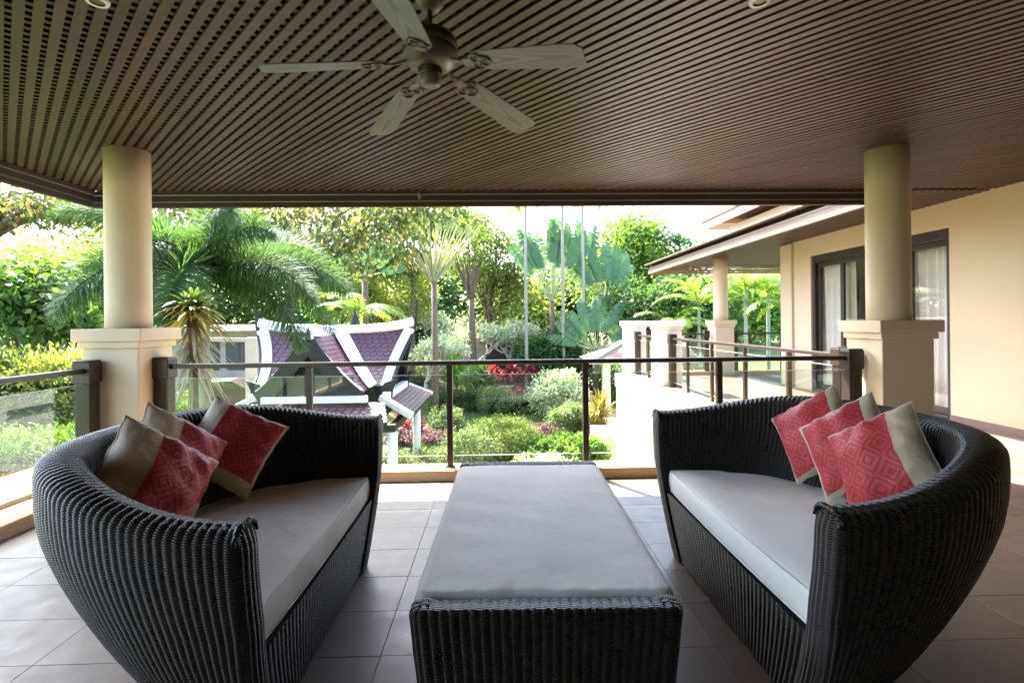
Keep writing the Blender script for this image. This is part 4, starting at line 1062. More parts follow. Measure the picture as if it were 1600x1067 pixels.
for sg in (-1, 1):
    fn = surf_main(sg); m = MB(); K = 10
    for k in range(K):
        f0, f1 = k / K, (k + 1) / K; a, b = half_w(f0), half_w(f1); m.add([fn(-a, f0), fn(a, f0), fn(b, f1), fn(-b, f1)], [(0, 1, 2, 3), (3, 2, 1, 0)])
    m.build('roof_slope', M['darkwood'], pa)
    nu = Vector((0, sg * .75, .66)); keep = (lambda s_, f: abs(s_ - GX) > 1.15 * (f - .04)) if sg < 0 else None
    m = scales('t', fn, nu, 15, lambda f: (-half_w(f) + .22, half_w(f) - .22), keep=keep); o = m.build('roof_tiles', M['maroon'], pa); tag(o, kind='stuff')
def strip(fn, pts, w0, w1, lift, mat, name, th=.05):
    """flat trim board following points (s, f) on a surface"""
    m = MB(); P = [fn(*p) + lift for p in pts]; V = []
    for i, p in enumerate(P):
        t_ = (P[min(i + 1, len(P) - 1)] - P[max(i - 1, 0)]).normalized(); sd_ = t_.cross(lift.normalized()); w_ = w0 + (w1 - w0) * i / (len(P) - 1)
        for a, b in ((-1, 0), (1, 0), (1, 1), (-1, 1)): V.append(p + sd_ * a * w_ / 2 + lift.normalized() * b * th)
    F = [(0, 3, 2, 1), tuple(4 * (len(P) - 1) + k for k in range(4))]
    for i in range(len(P) - 1):
        for k in range(4): F.append((4 * i + k, 4 * i + (k + 1) % 4, 4 * i + 4 + (k + 1) % 4, 4 * i + 4 + k))
    return m.add(V, F).build(name, mat, pa, bevel=.006)
LI = Vector((0, -.02, .018)); fn = surf_main(-1)
for sg in (-1, 1):
    strip(fn, [(sg * (half_w(k / 10) - .09), k / 10) for k in range(11)], .30, .24, LI, M['white_trim'], 'verge_trim')
    strip(surf_main(1), [(sg * (half_w(k / 10) - .09), k / 10) for k in range(11)], .30, .24, Vector((0, .02, .018)), M['white_trim'], 'verge_trim')
    # dark bargeboard outside the verge, sweeping up to a horn at the ridge and curling out at the eave
    for s2 in (-1, 1):
        pts = [P3(sg * (half_w(0) + .12), 0, RZ + .80), P3(sg * (half_w(0) + .07), s2 * .03, RZ + .25)] + [P3(sg * (half_w(k / 10) + .05), s2 * (prof(k / 10)[0] + .01), prof(k / 10)[1] + .03) for k in range(11)]
        m = MB()
        for i, (a, b) in enumerate(zip(pts, pts[1:])): m.bar(a, b, .05, .03 + .05 * min(i, 3), (0, s2, .3))
        m.prism([P3(sg * (half_w(1) - .10), s2 * 1.16, EZ + .10), P3(sg * (half_w(1) + .22), s2 * 1.16, EZ + .20), P3(sg * (half_w(1) + .10), s2 * 1.16, EZ - .06), P3(sg * (half_w(1) + .06), s2 * 1.16, EZ - .42), P3(sg * (half_w(1) - .20), s2 * 1.16, EZ - .42), P3(sg * (half_w(1) - .20), s2 * 1.16, EZ - .05)], (0, s2 * .08, 0))
        tag(m.build('bargeboard', M['darkwood'], pa), kind=None)
rid = [P3(x, 0, RZ + .02 + .20 * abs(x / 2.02) ** 3) for x in np.linspace(-2.02, 2.02, 17)]
m = MB()
m.tube(rid, .125, 8)
m.build('ridge_cap', M['white_trim'], pa)
# projecting front gable
GY, GA, GB = -1.95, 1.08, -.22            # front plane, apex z, foot z
GW = 1.15
def gprof(f): return GW * (f ** 1.12), GA + (GB - GA) * (1 - (1 - f) ** 1.15)
for sg in (-1, 1):
    def gfn(s_, f, sg=sg): r_, z = gprof(f); return P3(GX + sg * r_, s_, z)
    def back(f):                          # where the gable slope meets the main slope
        z = gprof(f)[1]; g = min(1., max(0., (RZ - z) / (RZ - EZ))); ff = 1 - (1 - g) ** .8; return -prof(ff)[0] + .06
    m = MB(); K = 10
    for k in range(K):
        f0, f1 = k / K, (k + 1) / K; m.add([gfn(GY, f0), gfn(back(f0), f0), gfn(back(f1), f1), gfn(GY, f1)], [(0, 1, 2, 3), (3, 2, 1, 0)])
    m.build('gable_slope', M['darkwood'], pa); nu = Vector((sg * .78, 0, .62))
    tag(scales('t', gfn, nu, 14, lambda f: (GY + .12, back(f) - .04)).build('gable_tiles', M['maroon'], pa), kind='stuff')
    m = MB(); tp_ = [P3(GX + sg * gprof(k / 10)[0] * 1.02, GY - .02, gprof(k / 10)[1] + .07) for k in range(11)]
    for a, b in zip(tp_, tp_[1:]): m.bar(a, b + (b - a) * .04, .10, .09)
    m.build('gable_trim', M['white_trim'], pa)
    strip(fn, [(GX + sg * (1.15 * (k / 10 - .04) + .17), k / 10) for k in range(0, 11)], .34, .24, LI * 1.2, M['white_trim'], 'valley_trim')
    m = MB(); pts = [P3(GX + sg * gprof(k / 10)[0], GY - .05 - .004 * sg, gprof(k / 10)[1] - .10) for k in range(0, 11)]
    for i, (a, b) in enumerate(zip(pts, pts[1:])): m.bar(a, b, .06, .34, (0, 0, 1))
    m.build('gable_bargeboard', M['darkwood'], pa)
m = MB(); a = [P3(GX - gprof(k / 10)[0] * .93, GY + .25, gprof(k / 10)[1] - .1) for k in range(10, -1, -1)] + [P3(GX + gprof(k / 10)[0] * .93, GY + .25, gprof(k / 10)[1] - .1) for k in range(1, 11)]
m.prism(a, (0, .05, 0)); m.build('gable_panel', M['darkwood'], pa)
m = MB(); m.box(tuple(P3(GX - .95, GY + .19, -.30)), tuple(P3(GX + .95, GY + .248, .22))); m.build('gable_board', surf('grey_gable_board', (.06, .06, .07), (.04, .04, .045), .6, 2), pa)
MB().tube([P3(GX, GY - .05, GA - .1), P3(GX, GY - .07, GA + .1), P3(GX, GY - .04, GA + .26)], [.09, .06, .008], 4).build('front_horn', M['darkwood'], pa)
m = MB(); m.bar(P3(0, -1.15, GA + .1), P3(0, GY, GA + .1), .14, .14); m.build('gable_ridge', M['white_trim'], pa)
MB().tube([P3(0, 1.75, RZ - .1), P3(0, 1.80, RZ + .25), P3(0, 1.78, RZ + .62)], [.26, .13, .01], 4).build('rear_horn', M['darkwood'], pa)
for sg in (-1, 1):
    MB().prism([P3(sg * 1.42, -1.10, EZ), P3(sg * 1.42, -.42, .30), P3(sg * 1.42, 0, RZ - .1), P3(sg * 1.42, .42, .30), P3(sg * 1.42, 1.10, EZ)], (-sg * .05, 0, 0)).build('gable_end', M['darkwood'], pa)
m = MB(); m.box(tuple(P3(-1.42, -1.12, -.95)), tuple(P3(-1.36, 1.10, EZ - .002))); m.box(tuple(P3(1.36, -1.12, -.95)), tuple(P3(1.42, 1.10, EZ - .002))); m.box(tuple(P3(-1.358, 1.04, -.95)), tuple(P3(1.358, 1.10, EZ - .002))); m.build('upper_wall', M['darkwood'], pa)
# lower tier: pent roofs on beams and posts
def lower(cx, w_, y0, y1, z0, z1):
    fnl = lambda s_, f: P3(s_, y0 + (y1 - y0) * f, z0 + (z1 - z0) * f); nu = Vector((0, -.45, .9))
    MB().prism([fnl(cx - w_ * .9, 0), fnl(cx + w_ * .9, 0), fnl(cx + w_, 1), fnl(cx - w_, 1)], (0, 0, -.05)).build('lower_slope', M['darkwood'], pa)
    tag(scales('t', fnl, nu, 6, lambda f: (cx - w_ * (.9 + .1 * f), cx + w_ * (.9 + .1 * f)), .18).build('lower_tiles', M['maroon'], pa), kind='stuff')
lower(.1, 1.75, -2.08, -2.65, -.42, -.78)
m = MB(); m.bar(P3(-1.05, -2.12, -.32), P3(1.3, -2.12, -.32), .14, .14); m.build('lower_ridge', M['white_trim'], pa)
for sg in (-1, 1):
    fnl = lambda s_, f, sg=sg: P3(sg * (1.60 + .66 * f), s_, -.42 - .34 * f); nu = Vector((sg * .36, 0, .93))
    MB().prism([fnl(-1.5, 0), fnl(1.5, 0), fnl(1.9, 1), fnl(-1.9, 1)], (0, 0, -.06)).build('side_slope', M['darkwood'], pa)
    tag(scales('t', fnl, nu, 7, lambda f: (-1.5 - .4 * f, 1.5 + .4 * f), .18).build('side_tiles', M['maroon'], pa), kind='stuff')
    m = MB(); m.bar(P3(sg * 1.58, -1.45, -.36), P3(sg * 1.58, 1.2, -.36), .16, .18); m.bar(P3(sg * 1.50, -1.60, -.36), P3(sg * 2.26, -1.95, -.74), .17, .12); m.bar(P3(sg * 1.60, 1.52, -.40), P3(sg * 2.25, 1.90, -.74), .15, .10); m.build('side_trim', M['white_trim'], pa)
m = MB(); m.box(tuple(P3(-1.95, -2.3, -1.04)), tuple(P3(1.95, -2.14, -.88))); m.box(tuple(P3(-1.95, 1.3, -1.04)), tuple(P3(1.95, 1.46, -.88))); m.box(tuple(P3(-1.95, -2.138, -1.04)), tuple(P3(-1.80, 1.298, -.88))); m.box(tuple(P3(1.80, -2.138, -1.04)), tuple(P3(1.95, 1.298, -.88))); m.build('beam_frame', M['darkwood'], pa)
for x, y in ((-1.87, -2.2), (1.87, -2.2), (-1.87, 1.38), (1.87, 1.38)):
    MB().tube([P3(x, y, -2.9), P3(x, y, -1.045)], .115, 20).build('column', M['white_trim'], pa)
MB().box(tuple(P3(-2.6, -2.6, -2.95)), tuple(P3(2.6, 1.8, -2.72))).build('plinth', M['stone'], pa, bevel=.02)

# neighbouring small tiled roof on the right, seen past the white pillars
p = atY(985, 541, 24); kp = thing('tiled_porch', 'small low tiled porch roof on a pale post behind the white pillars', 'porch', (p.x, p.y, -2.8))
zz = p.z + 2.8
m = MB(); m.add([(-2.1, -1.4, zz - .55), (2.6, -1.4, zz - .55), (2.6, 1.6, zz - .55), (-2.1, 1.6, zz - .55), (-.4, .1, zz + .15), (2.6, .1, zz + .15)], [(0, 1, 5, 4), (3, 0, 4), (2, 3, 4, 5), (0, 3, 2, 1)]); m.build('tile_slope', M['roof_brown'], kp)
for q0, q1 in (((-2.1, -1.4), (-.4, .1)),):
    MB().bar((q0[0], q0[1], zz - .5), (q1[0], q1[1], zz + .2), .18, .12).build('hip_cap', M['white_trim'], kp)
MB().box((-2.12, -1.42, zz - .66), (2.6, -1.38, zz - .54)).build('fascia', M['white_trim'], kp)
for x in (-1.3, 1.9): MB().box((x - .16, -1.0, 0), (x + .16, -.68, zz - .6)).build('post', M['cream_col'], kp, bevel=.01)
tw = thing('garden_gateway', 'weathered grey plaster gateway with dark opening among the bare branches', 'gateway'); p = gnd(785, 598); q = 33.
a0 = atY(752, 540, q).x; a1 = atY(812, 540, q).x; zt = atY(780, 524, q).z; g0 = ter(a0, q)
MB().box((a0 - 1.1, q, g0 - .2), (a0 + .25, q + .5, zt - .1)).build('pier', M['plaster_dark'], tw, bevel=.02); MB().box((a1 + .2, q, g0 - .2), (a1 + 1.9, q + .5, zt - .1)).build('pier', M['plaster_dark'], tw, bevel=.02)
MB().box((a0 - .2, q - .06, zt - .5), (a1 + .5, q + .56, zt)).build('lintel', M['plaster_dark'], tw, bevel=.02); MB().box((a0 + .2, q + .3, g0 - .2), (a1 + .2, q + .4, zt - .5)).build('gate', M['frame'], tw)

# house far left behind the foxtail palm, with carport beam and post
nb = thing('neighbour_house', 'grey rendered neighbouring house with dark windows behind the foxtail palm', 'house', (-16.2, 33, -2.4))
m = MB(); m.box((-5, 0, -.5), (9.5, .3, 3.45)); m.box((-5, .3, -.5), (-4.7, 6, 3.45)); m.box((9.2, .3, -.5), (9.5, 6, 3.45)); m.build('wall', M['plaster_dark'], nb)
MB().box((-5.6, -1.2, 3.4), (10.2, 6.5, 3.75)).build('roof_edge', M['white_wall'], nb, bevel=.03)
for x in (-2.5, -.4, 1.7, 3.8, 5.9):
    f = MB().box((x, -.06, 1.0), (x + 1.7, -.004, 3.0)).build('window', M['frame'], nb); MB().box((x + .1, -.075, 1.1), (x + .8, -.062, 2.9)).build('pane', M['darkpane'], f); MB().box((x + .9, -.075, 1.1), (x + 1.6, -.062, 2.9)).build('pane', M['darkpane'], f)
cp = thing('carport_frame', 'cream timber beam on posts in front of the neighbouring house', 'carport', (0, 0, 0)); Y = 22.
b0, b1 = atY(300, 528, Y), atY(396, 531, Y); g = ter(b1.x, Y)
MB().bar((b0.x - 3, Y, b0.z), (b1.x, Y, b1.z), .22, .16).build('beam', M['pave'], cp, bevel=.01)
for x in (b1.x, b0.x - 1.5): MB().box((x - .26, Y - .2, g - .2), (x + .2, Y + .2, b1.z + .1)).build('post', M['pave'], cp, bevel=.02)
pk = thing('parked_car', 'dark car parked under the cream carport beam', 'car', (b0.x - .6, Y + 3.2, ter(b0.x, Y + 3)), .2)
m = MB(); pr = [(-2.2, .45), (-2.2, .85), (-1.35, 1.0), (-.75, 1.45), (.75, 1.48), (1.5, 1.02), (2.15, .9), (2.2, .45)]
m.prism([(x, -.85, z) for x, z in pr], (0, 1.7, 0)); m.build('body', surf('dark_maroon_car_paint', (.05, .012, .015), (.04, .01, .012), .25, 3, .6), pk, bevel=.06, seg=3)
m = MB(); m.prism([(x, -.865, z) for x, z in ((-1.2, 1.02), (-.7, 1.38), (.68, 1.40), (1.3, 1.05))], (0, .012, 0)); m.build('side_window', M['winglass'], pk)
for x in (-1.4, 1.4):
    for y in (-.86, .66): MB().tube([(x, y, .34), (x, y + .2, .34)], .34, 20).build('wheel', M['void'], pk)

# low walls at the left of the garden
wl = thing('garden_wall', 'low pale stone garden wall below the left balustrade', 'wall'); ps = [(-9.4, 10.6), (-7.4, 15.8)]
for (xa_, ya_), (xb_, yb_) in zip(ps, ps[1:]):
    d = Vector((xb_ - xa_, yb_ - ya_, 0)); n_ = int(d.length / .46); d.normalize()
    for k in range(n_):
        for r_ in range(3):
            a = Vector((xa_, ya_, 0)) + d * (.46 * k + (.23 if r_ % 2 else 0)); z = -2.85 + r_ * .24
            o = MB().bar((a.x, a.y, z + .12), (a.x + d.x * .445, a.y + d.y * .445, z + .12), .3, .225).build('stone_block', M['stone'], wl, bevel=.012); o.location = (random.uniform(-.01, .01), random.uniform(-.01, .01), 0)
    MB().bar((xa_, ya_, -2.07), (xb_, yb_, -2.07), .38, .09).build('coping', M['stone'], wl, bevel=.015)

lg = thing('stone_ledge', 'weathered pale stone ledge just outside the left balustrade', 'ledge', (-4.15, 2.4, -.4))
for k in range(6):
    for r_ in range(2):
        MB().box((-.28, .47 * k + .235 * r_, .02 + .19 * r_), (.28, .47 * k + .235 * r_ + .455, .20 + .19 * r_)).build('stone_block', M['plaster_dark'], lg, bevel=.012).location = (random.uniform(-.01, .01), 0, 0)
MB().box((-.32, -.03, .402), (.32, 3.1, .45)).build('coping', M['plaster_dark'], lg, bevel=.012)
MB().box((-.26, 0, -2.45), (.26, 3.0, .018)).build('footing', M['plaster_dark'], lg)
# ------------------------------------------------------------------ garden: plants
# foxtail palm behind the left column
fox = [frond_mesh('frond', 2.5, 'palm', s_, arch=.80, npair=58, lw=.021, ll=.54, plum=4, elev=42, spread=66, droopl=.22) for s_ in (1, 2, 3)]
c = atY(318, 455, 9.0)
palm('foxtail_palm', 'large foxtail palm with bushy plumed fronds just behind the left column', (c.x, c.y, -2.85), c.z + 2.85 - .2, fox, 20, 3, .115, tilt=(-20, 30), turn=.2, extra=((-14, -34, .95), (8, -26, 1.0), (-100, -20, .8), (-75, 5, .7), (172, -34, .9), (-150, -22, .9)))
c = atY(292, 492, 7.0)
def screw_pine():
    g_ = -2.85; t = thing('screw_pine', 'ochre tipped screw pine with grey drooping dead leaves right of the left column', 'plant', (c.x, c.y, g_)); h = c.z - g_; rg = np.random.default_rng(3)
    MB().tube([(0, 0, 0), (.03, .02, h * .5), (0, 0, h)], [.07, .055, .05], 9).build('trunk', M['bark'], t)
    def head(name, mat, n, z0, z1, e0, e1, ln, wd, dr):
        V = []; F = []; T = []
        for i in range(n):
            a = 2.39996 * i; e = R(rg.uniform(e0, e1)); l_ = ln * rg.uniform(.75, 1.15); z = h + rg.uniform(z0, z1); d = np.array([math.cos(a) * math.cos(e), math.sin(a) * math.cos(e), math.sin(e)]); sv = np.array([-math.sin(a), math.cos(a), 0]) * wd / 2
            pts = [np.array([0, 0, z]) + d * l_ * f + np.array([0, 0, -dr * l_ * f * f]) for f in (0, .3, .6, .85, 1.)]; b = len(V); tt = np.clip(rg.normal(.5, .3), 0, 1)
            for p, w_ in zip(pts, (.7, 1., .9, .5, .08)): V += [p - sv * w_, p + sv * w_]
            for k in range(4): F.append((b + 2 * k, b + 2 * k + 1, b + 2 * k + 3, b + 2 * k + 2)); T.append(np.clip(tt + .15 * (k - 1), 0, 1))
        npobj(name, np.array(V), np.array(F), L[mat], t, tint=np.array(T))
    head('green_leaves', 'mid', 90, -.05, .12, 15, 85, .56, .05, .45); head('ochre_leaves', 'ochre', 110, -.12, .1, -10, 65, .58, .048, .65); head('dead_leaves', 'drygrey', 90, -.7, -.1, -60, 5, .50, .034, .6)
c = atY(300, 492, 7.0); screw_pine()

# big bronze leaved tree hanging over the pavilion
def gp(x, Y, z=None): p = atY(x, 500, Y); return (p.x, Y, ter(p.x, Y))
def E(x, y, Y, rx, ry, rz): p = atY(x, y, Y); k = Y / 830; return (p.x, Y, p.z, rx * k, ry, rz * k)
tree('rain_tree', 'large tree with bronze and green leaves and hanging branches behind the foxtail palm', 'tree', gp(430, 20), [E(300, 330, 19, 120, 2, 60), E(440, 350, 19, 120, 2., 75), E(560, 370, 18, 90, 1.8, 70), E(620, 320, 19, 80, 1.6, 50)], 'bronze', ncl=150, nleaf=8500, rc=.7, ln=.24, asp=.5, seed=11, tr=.26, fork=.72, droop=.9, limbs=34)
tree('autumn_tree', 'tree with orange tinged foliage left of the slender palms', 'tree', gp(760, 35), [E(760, 405, 35, 62, 2., 60), E(790, 450, 35, 42, 1.6, 42), E(740, 352, 36, 42, 1.6, 28)], 'autumn', ncl=110, nleaf=8000, rc=.85, ln=.30, asp=.5, seed=12, tr=.30, fork=.42, limbs=22)
tree('mango_tree', 'leafy green tree hanging into the middle from the eave line', 'tree', gp(640, 30), [E(650, 350, 30, 75, 2, 40), E(600, 400, 30, 50, 2, 36), E(700, 335, 30, 50, 1.5, 20)], 'mid', ncl=110, nleaf=9000, rc=.7, ln=.27, asp=.42, seed=13, tr=.2, fork=.7, droop=.7, limbs=20)
tree('branching_tree', 'bare dark forked trunk with sparse leaves in the middle of the garden', 'tree', gp(738, 31), [E(735, 385, 31, 40, 1.2, 38)], 'mid', ncl=22, nleaf=900, rc=.6, ln=.24, asp=.4, seed=14, tr=.24, fork=.62, limbs=11)
tree('yellow_shrub_tree', 'bright yellow green bushy tree behind the pavilion ridge', 'tree', gp(625, 31), [E(625, 455, 31, 62, 1.8, 55), E(580, 480, 31, 40, 1.5, 32)], 'yellow', ncl=90, nleaf=9000, rc=.55, ln=.22, asp=.45, seed=15, tr=.12, fork=.4)
tree('lime_tree', 'lime green tree between the pavilion and the foxtail palm', 'tree', gp(520, 32), [E(520, 450, 32, 55, 1.8, 60)], 'lime', ncl=70, nleaf=6000, rc=.6, ln=.3, asp=.4, seed=16, tr=.12)
tree('broad_tree', 'broad bright green tree behind the travellers palms', 'tree', gp(1000, 38), [E(985, 385, 38, 65, 3, 48), E(1040, 420, 38, 55, 3, 40), E(960, 440, 38, 50, 2.5, 40)], 'lime', ncl=140, nleaf=13000, rc=1.0, ln=.36, asp=.5, seed=17, tr=.3)
tree('dark_tree', 'dark green tree with crooked limbs right of the travellers palms', 'tree', gp(1010, 29), [E(1010, 480, 29, 60, 2, 45), E(1050, 470, 30, 40, 2, 40)], 'deep', ncl=80, nleaf=7000, rc=.6, ln=.3, asp=.45, seed=18, tr=.22, limbs=18)
# left side trees
tree('ficus_tree', 'near tree with round glossy leaves filling the far left', 'tree', gp(40, 15), [E(20, 450, 15, 60, 1.3, 50), E(105, 460, 16, 50, 1.3, 50), E(60, 500, 15.5, 60, 1.2, 30)], 'mid', ncl=100, nleaf=7000, rc=.5, ln=.23, asp=.6, seed=21, tr=.12, fork=.5, droop=.5)
tree('bronze_branch_tree', 'overhanging branches with bronze leaves at the upper left edge', 'tree', gp(-140, 10), [E(0, 320, 10, 60, .9, 22), E(75, 332, 10, 60, .8, 14), E(135, 325, 10.5, 35, .8, 14)], 'bronze', ncl=60, nleaf=1500, rc=.34, ln=.13, asp=.6, seed=22, tr=.12, fork=.93, droop=.9, limbs=26)
tree('feathery_tree', 'pale feathery yellow green tree at the far left behind the round leaved one', 'tree', gp(40, 24), [E(50, 410, 24, 90, 2.5, 55), E(-60, 420, 24, 80, 2, 70), E(130, 440, 24, 60, 2, 50)], 'yellow', ncl=150, nleaf=12000, rc=.8, ln=.2, asp=.35, seed=23, tr=.2)
tree('shade_tree', 'mid green tree filling the gap left of the foxtail palm', 'tree', gp(180, 20), [E(120, 470, 20, 60, 2, 55), E(220, 440, 21, 70, 2, 80)], 'mid', ncl=100, nleaf=9000, rc=.6, ln=.25, asp=.5, seed=24, tr=.2)
# wood beyond, every tree its own
far = [(-160, 44, 70, 80, 'mid'), (-30, 46, 75, 75, 'lime'), (90, 48, 70, 90, 'deep'), (190, 50, 65, 110, 'mid'), (290, 47, 60, 100, 'deep'), (380, 50, 65, 120, 'mid'), (470, 46, 60, 110, 'deep'), (560, 52, 60, 90, 'mid'),
       (640, 48, 55, 75, 'deep'), (715, 54, 60, 80, 'mid'), (800, 50, 50, 60, 'yellow'), (860, 56, 60, 70, 'deep'), (930, 52, 55, 90, 'mid'), (1010, 55, 60, 80, 'deep'), (1090, 50, 60, 60, 'mid'), (1170, 52, 60, 60, 'lime'), (1260, 54, 70, 70, 'mid'), (1380, 50, 70, 80, 'deep')]
kinds = {'mid': 'mid green', 'lime': 'bright green', 'deep': 'dark green', 'yellow': 'yellow green'}
where = ['beyond the far left edge', 'behind the feathery tree at far left', 'behind the left eave corner', 'behind the left column', 'behind the foxtail palm crown', 'behind the right side of the foxtail palm', 'behind the pavilion left end', 'behind the pavilion ridge', 'behind the yellow bushy tree',
         'behind the bare forked trunk', 'behind the orange tinged tree', 'behind the left slender palm', 'behind the travellers palms', 'behind the white pedestals', 'behind the terrace eave tip', 'behind the distant column', 'behind the house corner', 'hidden past the house wall']
for i, (x, Y, rx, ry, mt) in enumerate(far[:-1]):
    yb = 500 - ry; tree('background_tree', f'far {kinds[mt]} tree {where[i]}', 'tree', gp(x, Y), [E(x, yb + 25, Y, rx, 4, ry * .62), E(x + 20, 500, Y, rx * .9, 4, 38)], mt, ncl=60, nleaf=4500, rc=1.3, ln=.62, asp=.5, seed=40 + i, tr=.28, limbs=8, group='trees of the far wood')
# travellers palms
pad = [paddle_mesh('leaf', 'banana', s_, 2.1, 2.4, .66, .35, .12) for s_ in (1, 2, 3)]
pad2 = [paddle_mesh('leaf', 'banana', s_, 1.3, 2.5, .72, .6, .28) for s_ in (4, 5, 6)]
pad3 = [paddle_mesh('leaf', 'grey', s_, 2.6, .5, .22, .9, .10) for s_ in (8, 9)]
def tp(x, yb, Y, *a, label, **k):
    p = atY(x, yb, Y); g_ = ter(p.x, Y); travellers('travellers_palm', label, (p.x, Y, g_), p.z - g_, *a, group='travellers palms', **k)
tp(862, 470, 30, pad, 17, 66, 31, label='travellers palm with the clearest open fan, left of the clump', scale=1.03)
tp(912, 455, 32, pad, 13, 74, 32, label='tallest travellers palm of the clump, its fan turned away', scale=1.12, turn=.9)
tp(945, 470, 31, pad2, 13, 96, 33, label='travellers palm with broad torn leaves at the right of the clump', scale=1.0, turn=.2)
tp(930, 545, 28, pad2, 15, 150, 34, label='low travellers palm with dense leaves at the foot of the clump', scale=.82, turn=-.3)
tp(678, 440, 21, pad3, 34, 84, 35, label='travellers palm with trimmed narrow fan on a dark trunk behind the pavilion horn', scale=.92, tr=.12)
tp(570, 430, 26, pad2, 9, 170, 36, label='travellers palm with drooping leaves behind the pavilion ridge', scale=.62, turn=.4)
# slender palms rising out of the frame
aro = [frond_mesh('frond', 1.9, 'palmlime', s_, arch=1.1, npair=26, lw=.06, ll=.55, elev=40, spread=55, droopl=.5) for s_ in (11, 12)]
for x, yb, tp_, lb in ((823, 560, 322, 'left of the three slender palms, pale thin trunk rising out of view'), (881, 560, 250, 'middle of the three slender palms, pale thin trunk rising out of view'), (913, 585, 318, 'right of the three slender palms, its fronds just under the eave')):
    Y = 29.; p = atY(x, yb, Y); top = atY(x, tp_, Y).z; g_ = ter(p.x, Y)
    palm('slender_palm', lb, (p.x, Y, g_), top - g_, aro, 9, int(x), .095, bark='pole_bark', group='slender pale trunked palms', tilt=(-30, 30), scale=.8)
# feather palms behind the terrace
arp = [frond_mesh('frond', 2.6, 'palmlime', s_, arch=.95, npair=34, lw=.055, ll=.62, elev=60, spread=52, droopl=.4) for s_ in (21, 22)]
ard = [frond_mesh('frond', 2.6, 'palm', s_, arch=1.0, npair=34, lw=.055, ll=.62, elev=55, spread=52, droopl=.4) for s_ in (23, 24)]
for i, (x, yc, Y, mm, n, lb) in enumerate(((1062, 395, 36, ard, 14, 'tall dark feather palm over the terrace eave tip'), (1092, 480, 26, arp, 12, 'bright feather palm left of the distant column'), (1165, 470, 24, arp, 14, 'bright feather palm right of the distant column'),
        (1200, 460, 26, arp, 13, 'bright feather palm beside the house corner'), (1240, 500, 23, arp, 12, 'low feather palm hidden partly by the house corner'), (1050, 520, 27, arp, 11, 'low feather palm behind the white pedestals'), (995, 420, 40, arp, 12, 'far feather palm right of the travellers palms'),
        (560, 500, 24, arp, 10, 'small feather palm between the pavilion horn and the yellow tree'))):
    p = atY(x, yc, Y); g_ = ter(p.x, Y); palm('feather_palm', lb, (p.x, Y, g_), max(.6, p.z - g_), mm, n, 60 + i, .10, group='feather palms round the garden', tilt=(-20, 25), crownshaft=i % 2 == 0)
# bare frangipani
def frangipani(x, yb, Y, s_, seed, label, n=5):
    p = atY(x, yb, Y); t = thing('frangipani', label, 'tree', (p.x, Y, ter(p.x, Y)), 0, 'bare grey frangipani trees'); rg = random.Random(seed); m = MB(); tips = []
    def grow(p, d, l_, r_, k):
        q = p + d * l_; m.tube([p, p.lerp(q, .5) + Vector((rg.uniform(-.04, .04), rg.uniform(-.04, .04), -.02)) * s_, q], [r_, r_ * .85, r_ * .72], 6)
        if k == 0: tips.append(q); return
        for _ in range(rg.choice((2, 3, 3))):
            e = Vector((rg.uniform(-1, 1), rg.uniform(-1, 1), rg.uniform(.1, .9))).normalized(); grow(q, (d * .55 + e).normalized(), l_ * rg.uniform(.62, .85), r_ * .68, k - 1)
    grow(Vector((0, 0, -.1)), Vector((.05, 0, 1)), .75 * s_, .10 * s_, n)
    m.build('trunk', M['bark_pale'], t); T_ = np.array([tuple(q) for q in tips]); g = np.random.default_rng(seed); P = np.repeat(T_, 12, 0); P = P + g.normal(size=P.shape) * .14; D = g.normal(size=P.shape) + np.array([0, 0, .5])
    V, F = leafgeo(P, D, .15 * s_, .045 * s_, g); npobj('leaves', V, F, L['pale'], t, tint=g.random(len(F)))
frangipani(700, 590, 30, 1.7, 1, 'bare branching frangipani right of the pavilion horn'); frangipani(745, 590, 32, 1.7, 2, 'bare frangipani in front of the forked trunk'); frangipani(800, 560, 32, 1.6, 3, 'bare frangipani in front of the grey gateway')
frangipani(664, 585, 26, 1.45, 6, 'bare frangipani closest to the pavilion horn'); frangipani(985, 530, 30, 1.2, 4, 'bare frangipani behind the tiled porch', 4); frangipani(1080, 530, 24, 1.15, 5, 'bare frangipani behind the far terrace railing', 4)
# mid garden shrubs, hedges, cordylines
def bs(name, lb, cat, x, yb, rx, h, mat, ry=None, group=None, seed=1, n=2600, ln=.1, asp=.5, **k):
    p = gnd(x, yb); s_ = p.y / 830; return bush(name, lb, cat, tuple(p), (rx * s_, ry if ry else rx * s_ * .8, h * s_), mat, n, ln, asp, seed, group, **k)
bs('white_leaved_shrub', 'white variegated shrub in the middle of the bank', 'shrub', 872, 655, 44, 76, 'pale', seed=3, n=6500, ln=.13, ncl=90, rc=.24)
bs('round_bush', 'round clipped pale green bush in the middle of the lawn', 'bush', 785, 715, 58, 62, 'yellow', seed=4, n=9000, ln=.075, ncl=160, rc=.16)
bs('ixora_bush', 'low dense bush with a few pink flowers beside the round bush', 'bush', 735, 728, 50, 60, 'grey', seed=5, n=6000, ln=.075, ncl=90, rc=.15)
bs('clover_bed_bush', 'wide bright green bush right of the round bush', 'bush', 880, 724, 62, 40, 'lime', seed=6, n=7000, ln=.11, ncl=90, rc=.16, asp=.8)
bs('edge_bush', 'bright green bush beside the garden steps', 'bush', 935, 728, 26, 46, 'lime', seed=7, n=3000, ln=.10, ncl=50, rc=.13)
bs('sage_bush', 'pale sage coloured low bush in front of the bright green one', 'bush', 850, 745, 60, 30, 'pale', seed=8, n=5000, ln=.07, ncl=80, rc=.12)
bs('tan_bush', 'tan tipped round bush behind the right rail post', 'bush', 897, 676, 36, 46, 'grey', seed=9, n=5000, ln=.10, ncl=80, rc=.18)
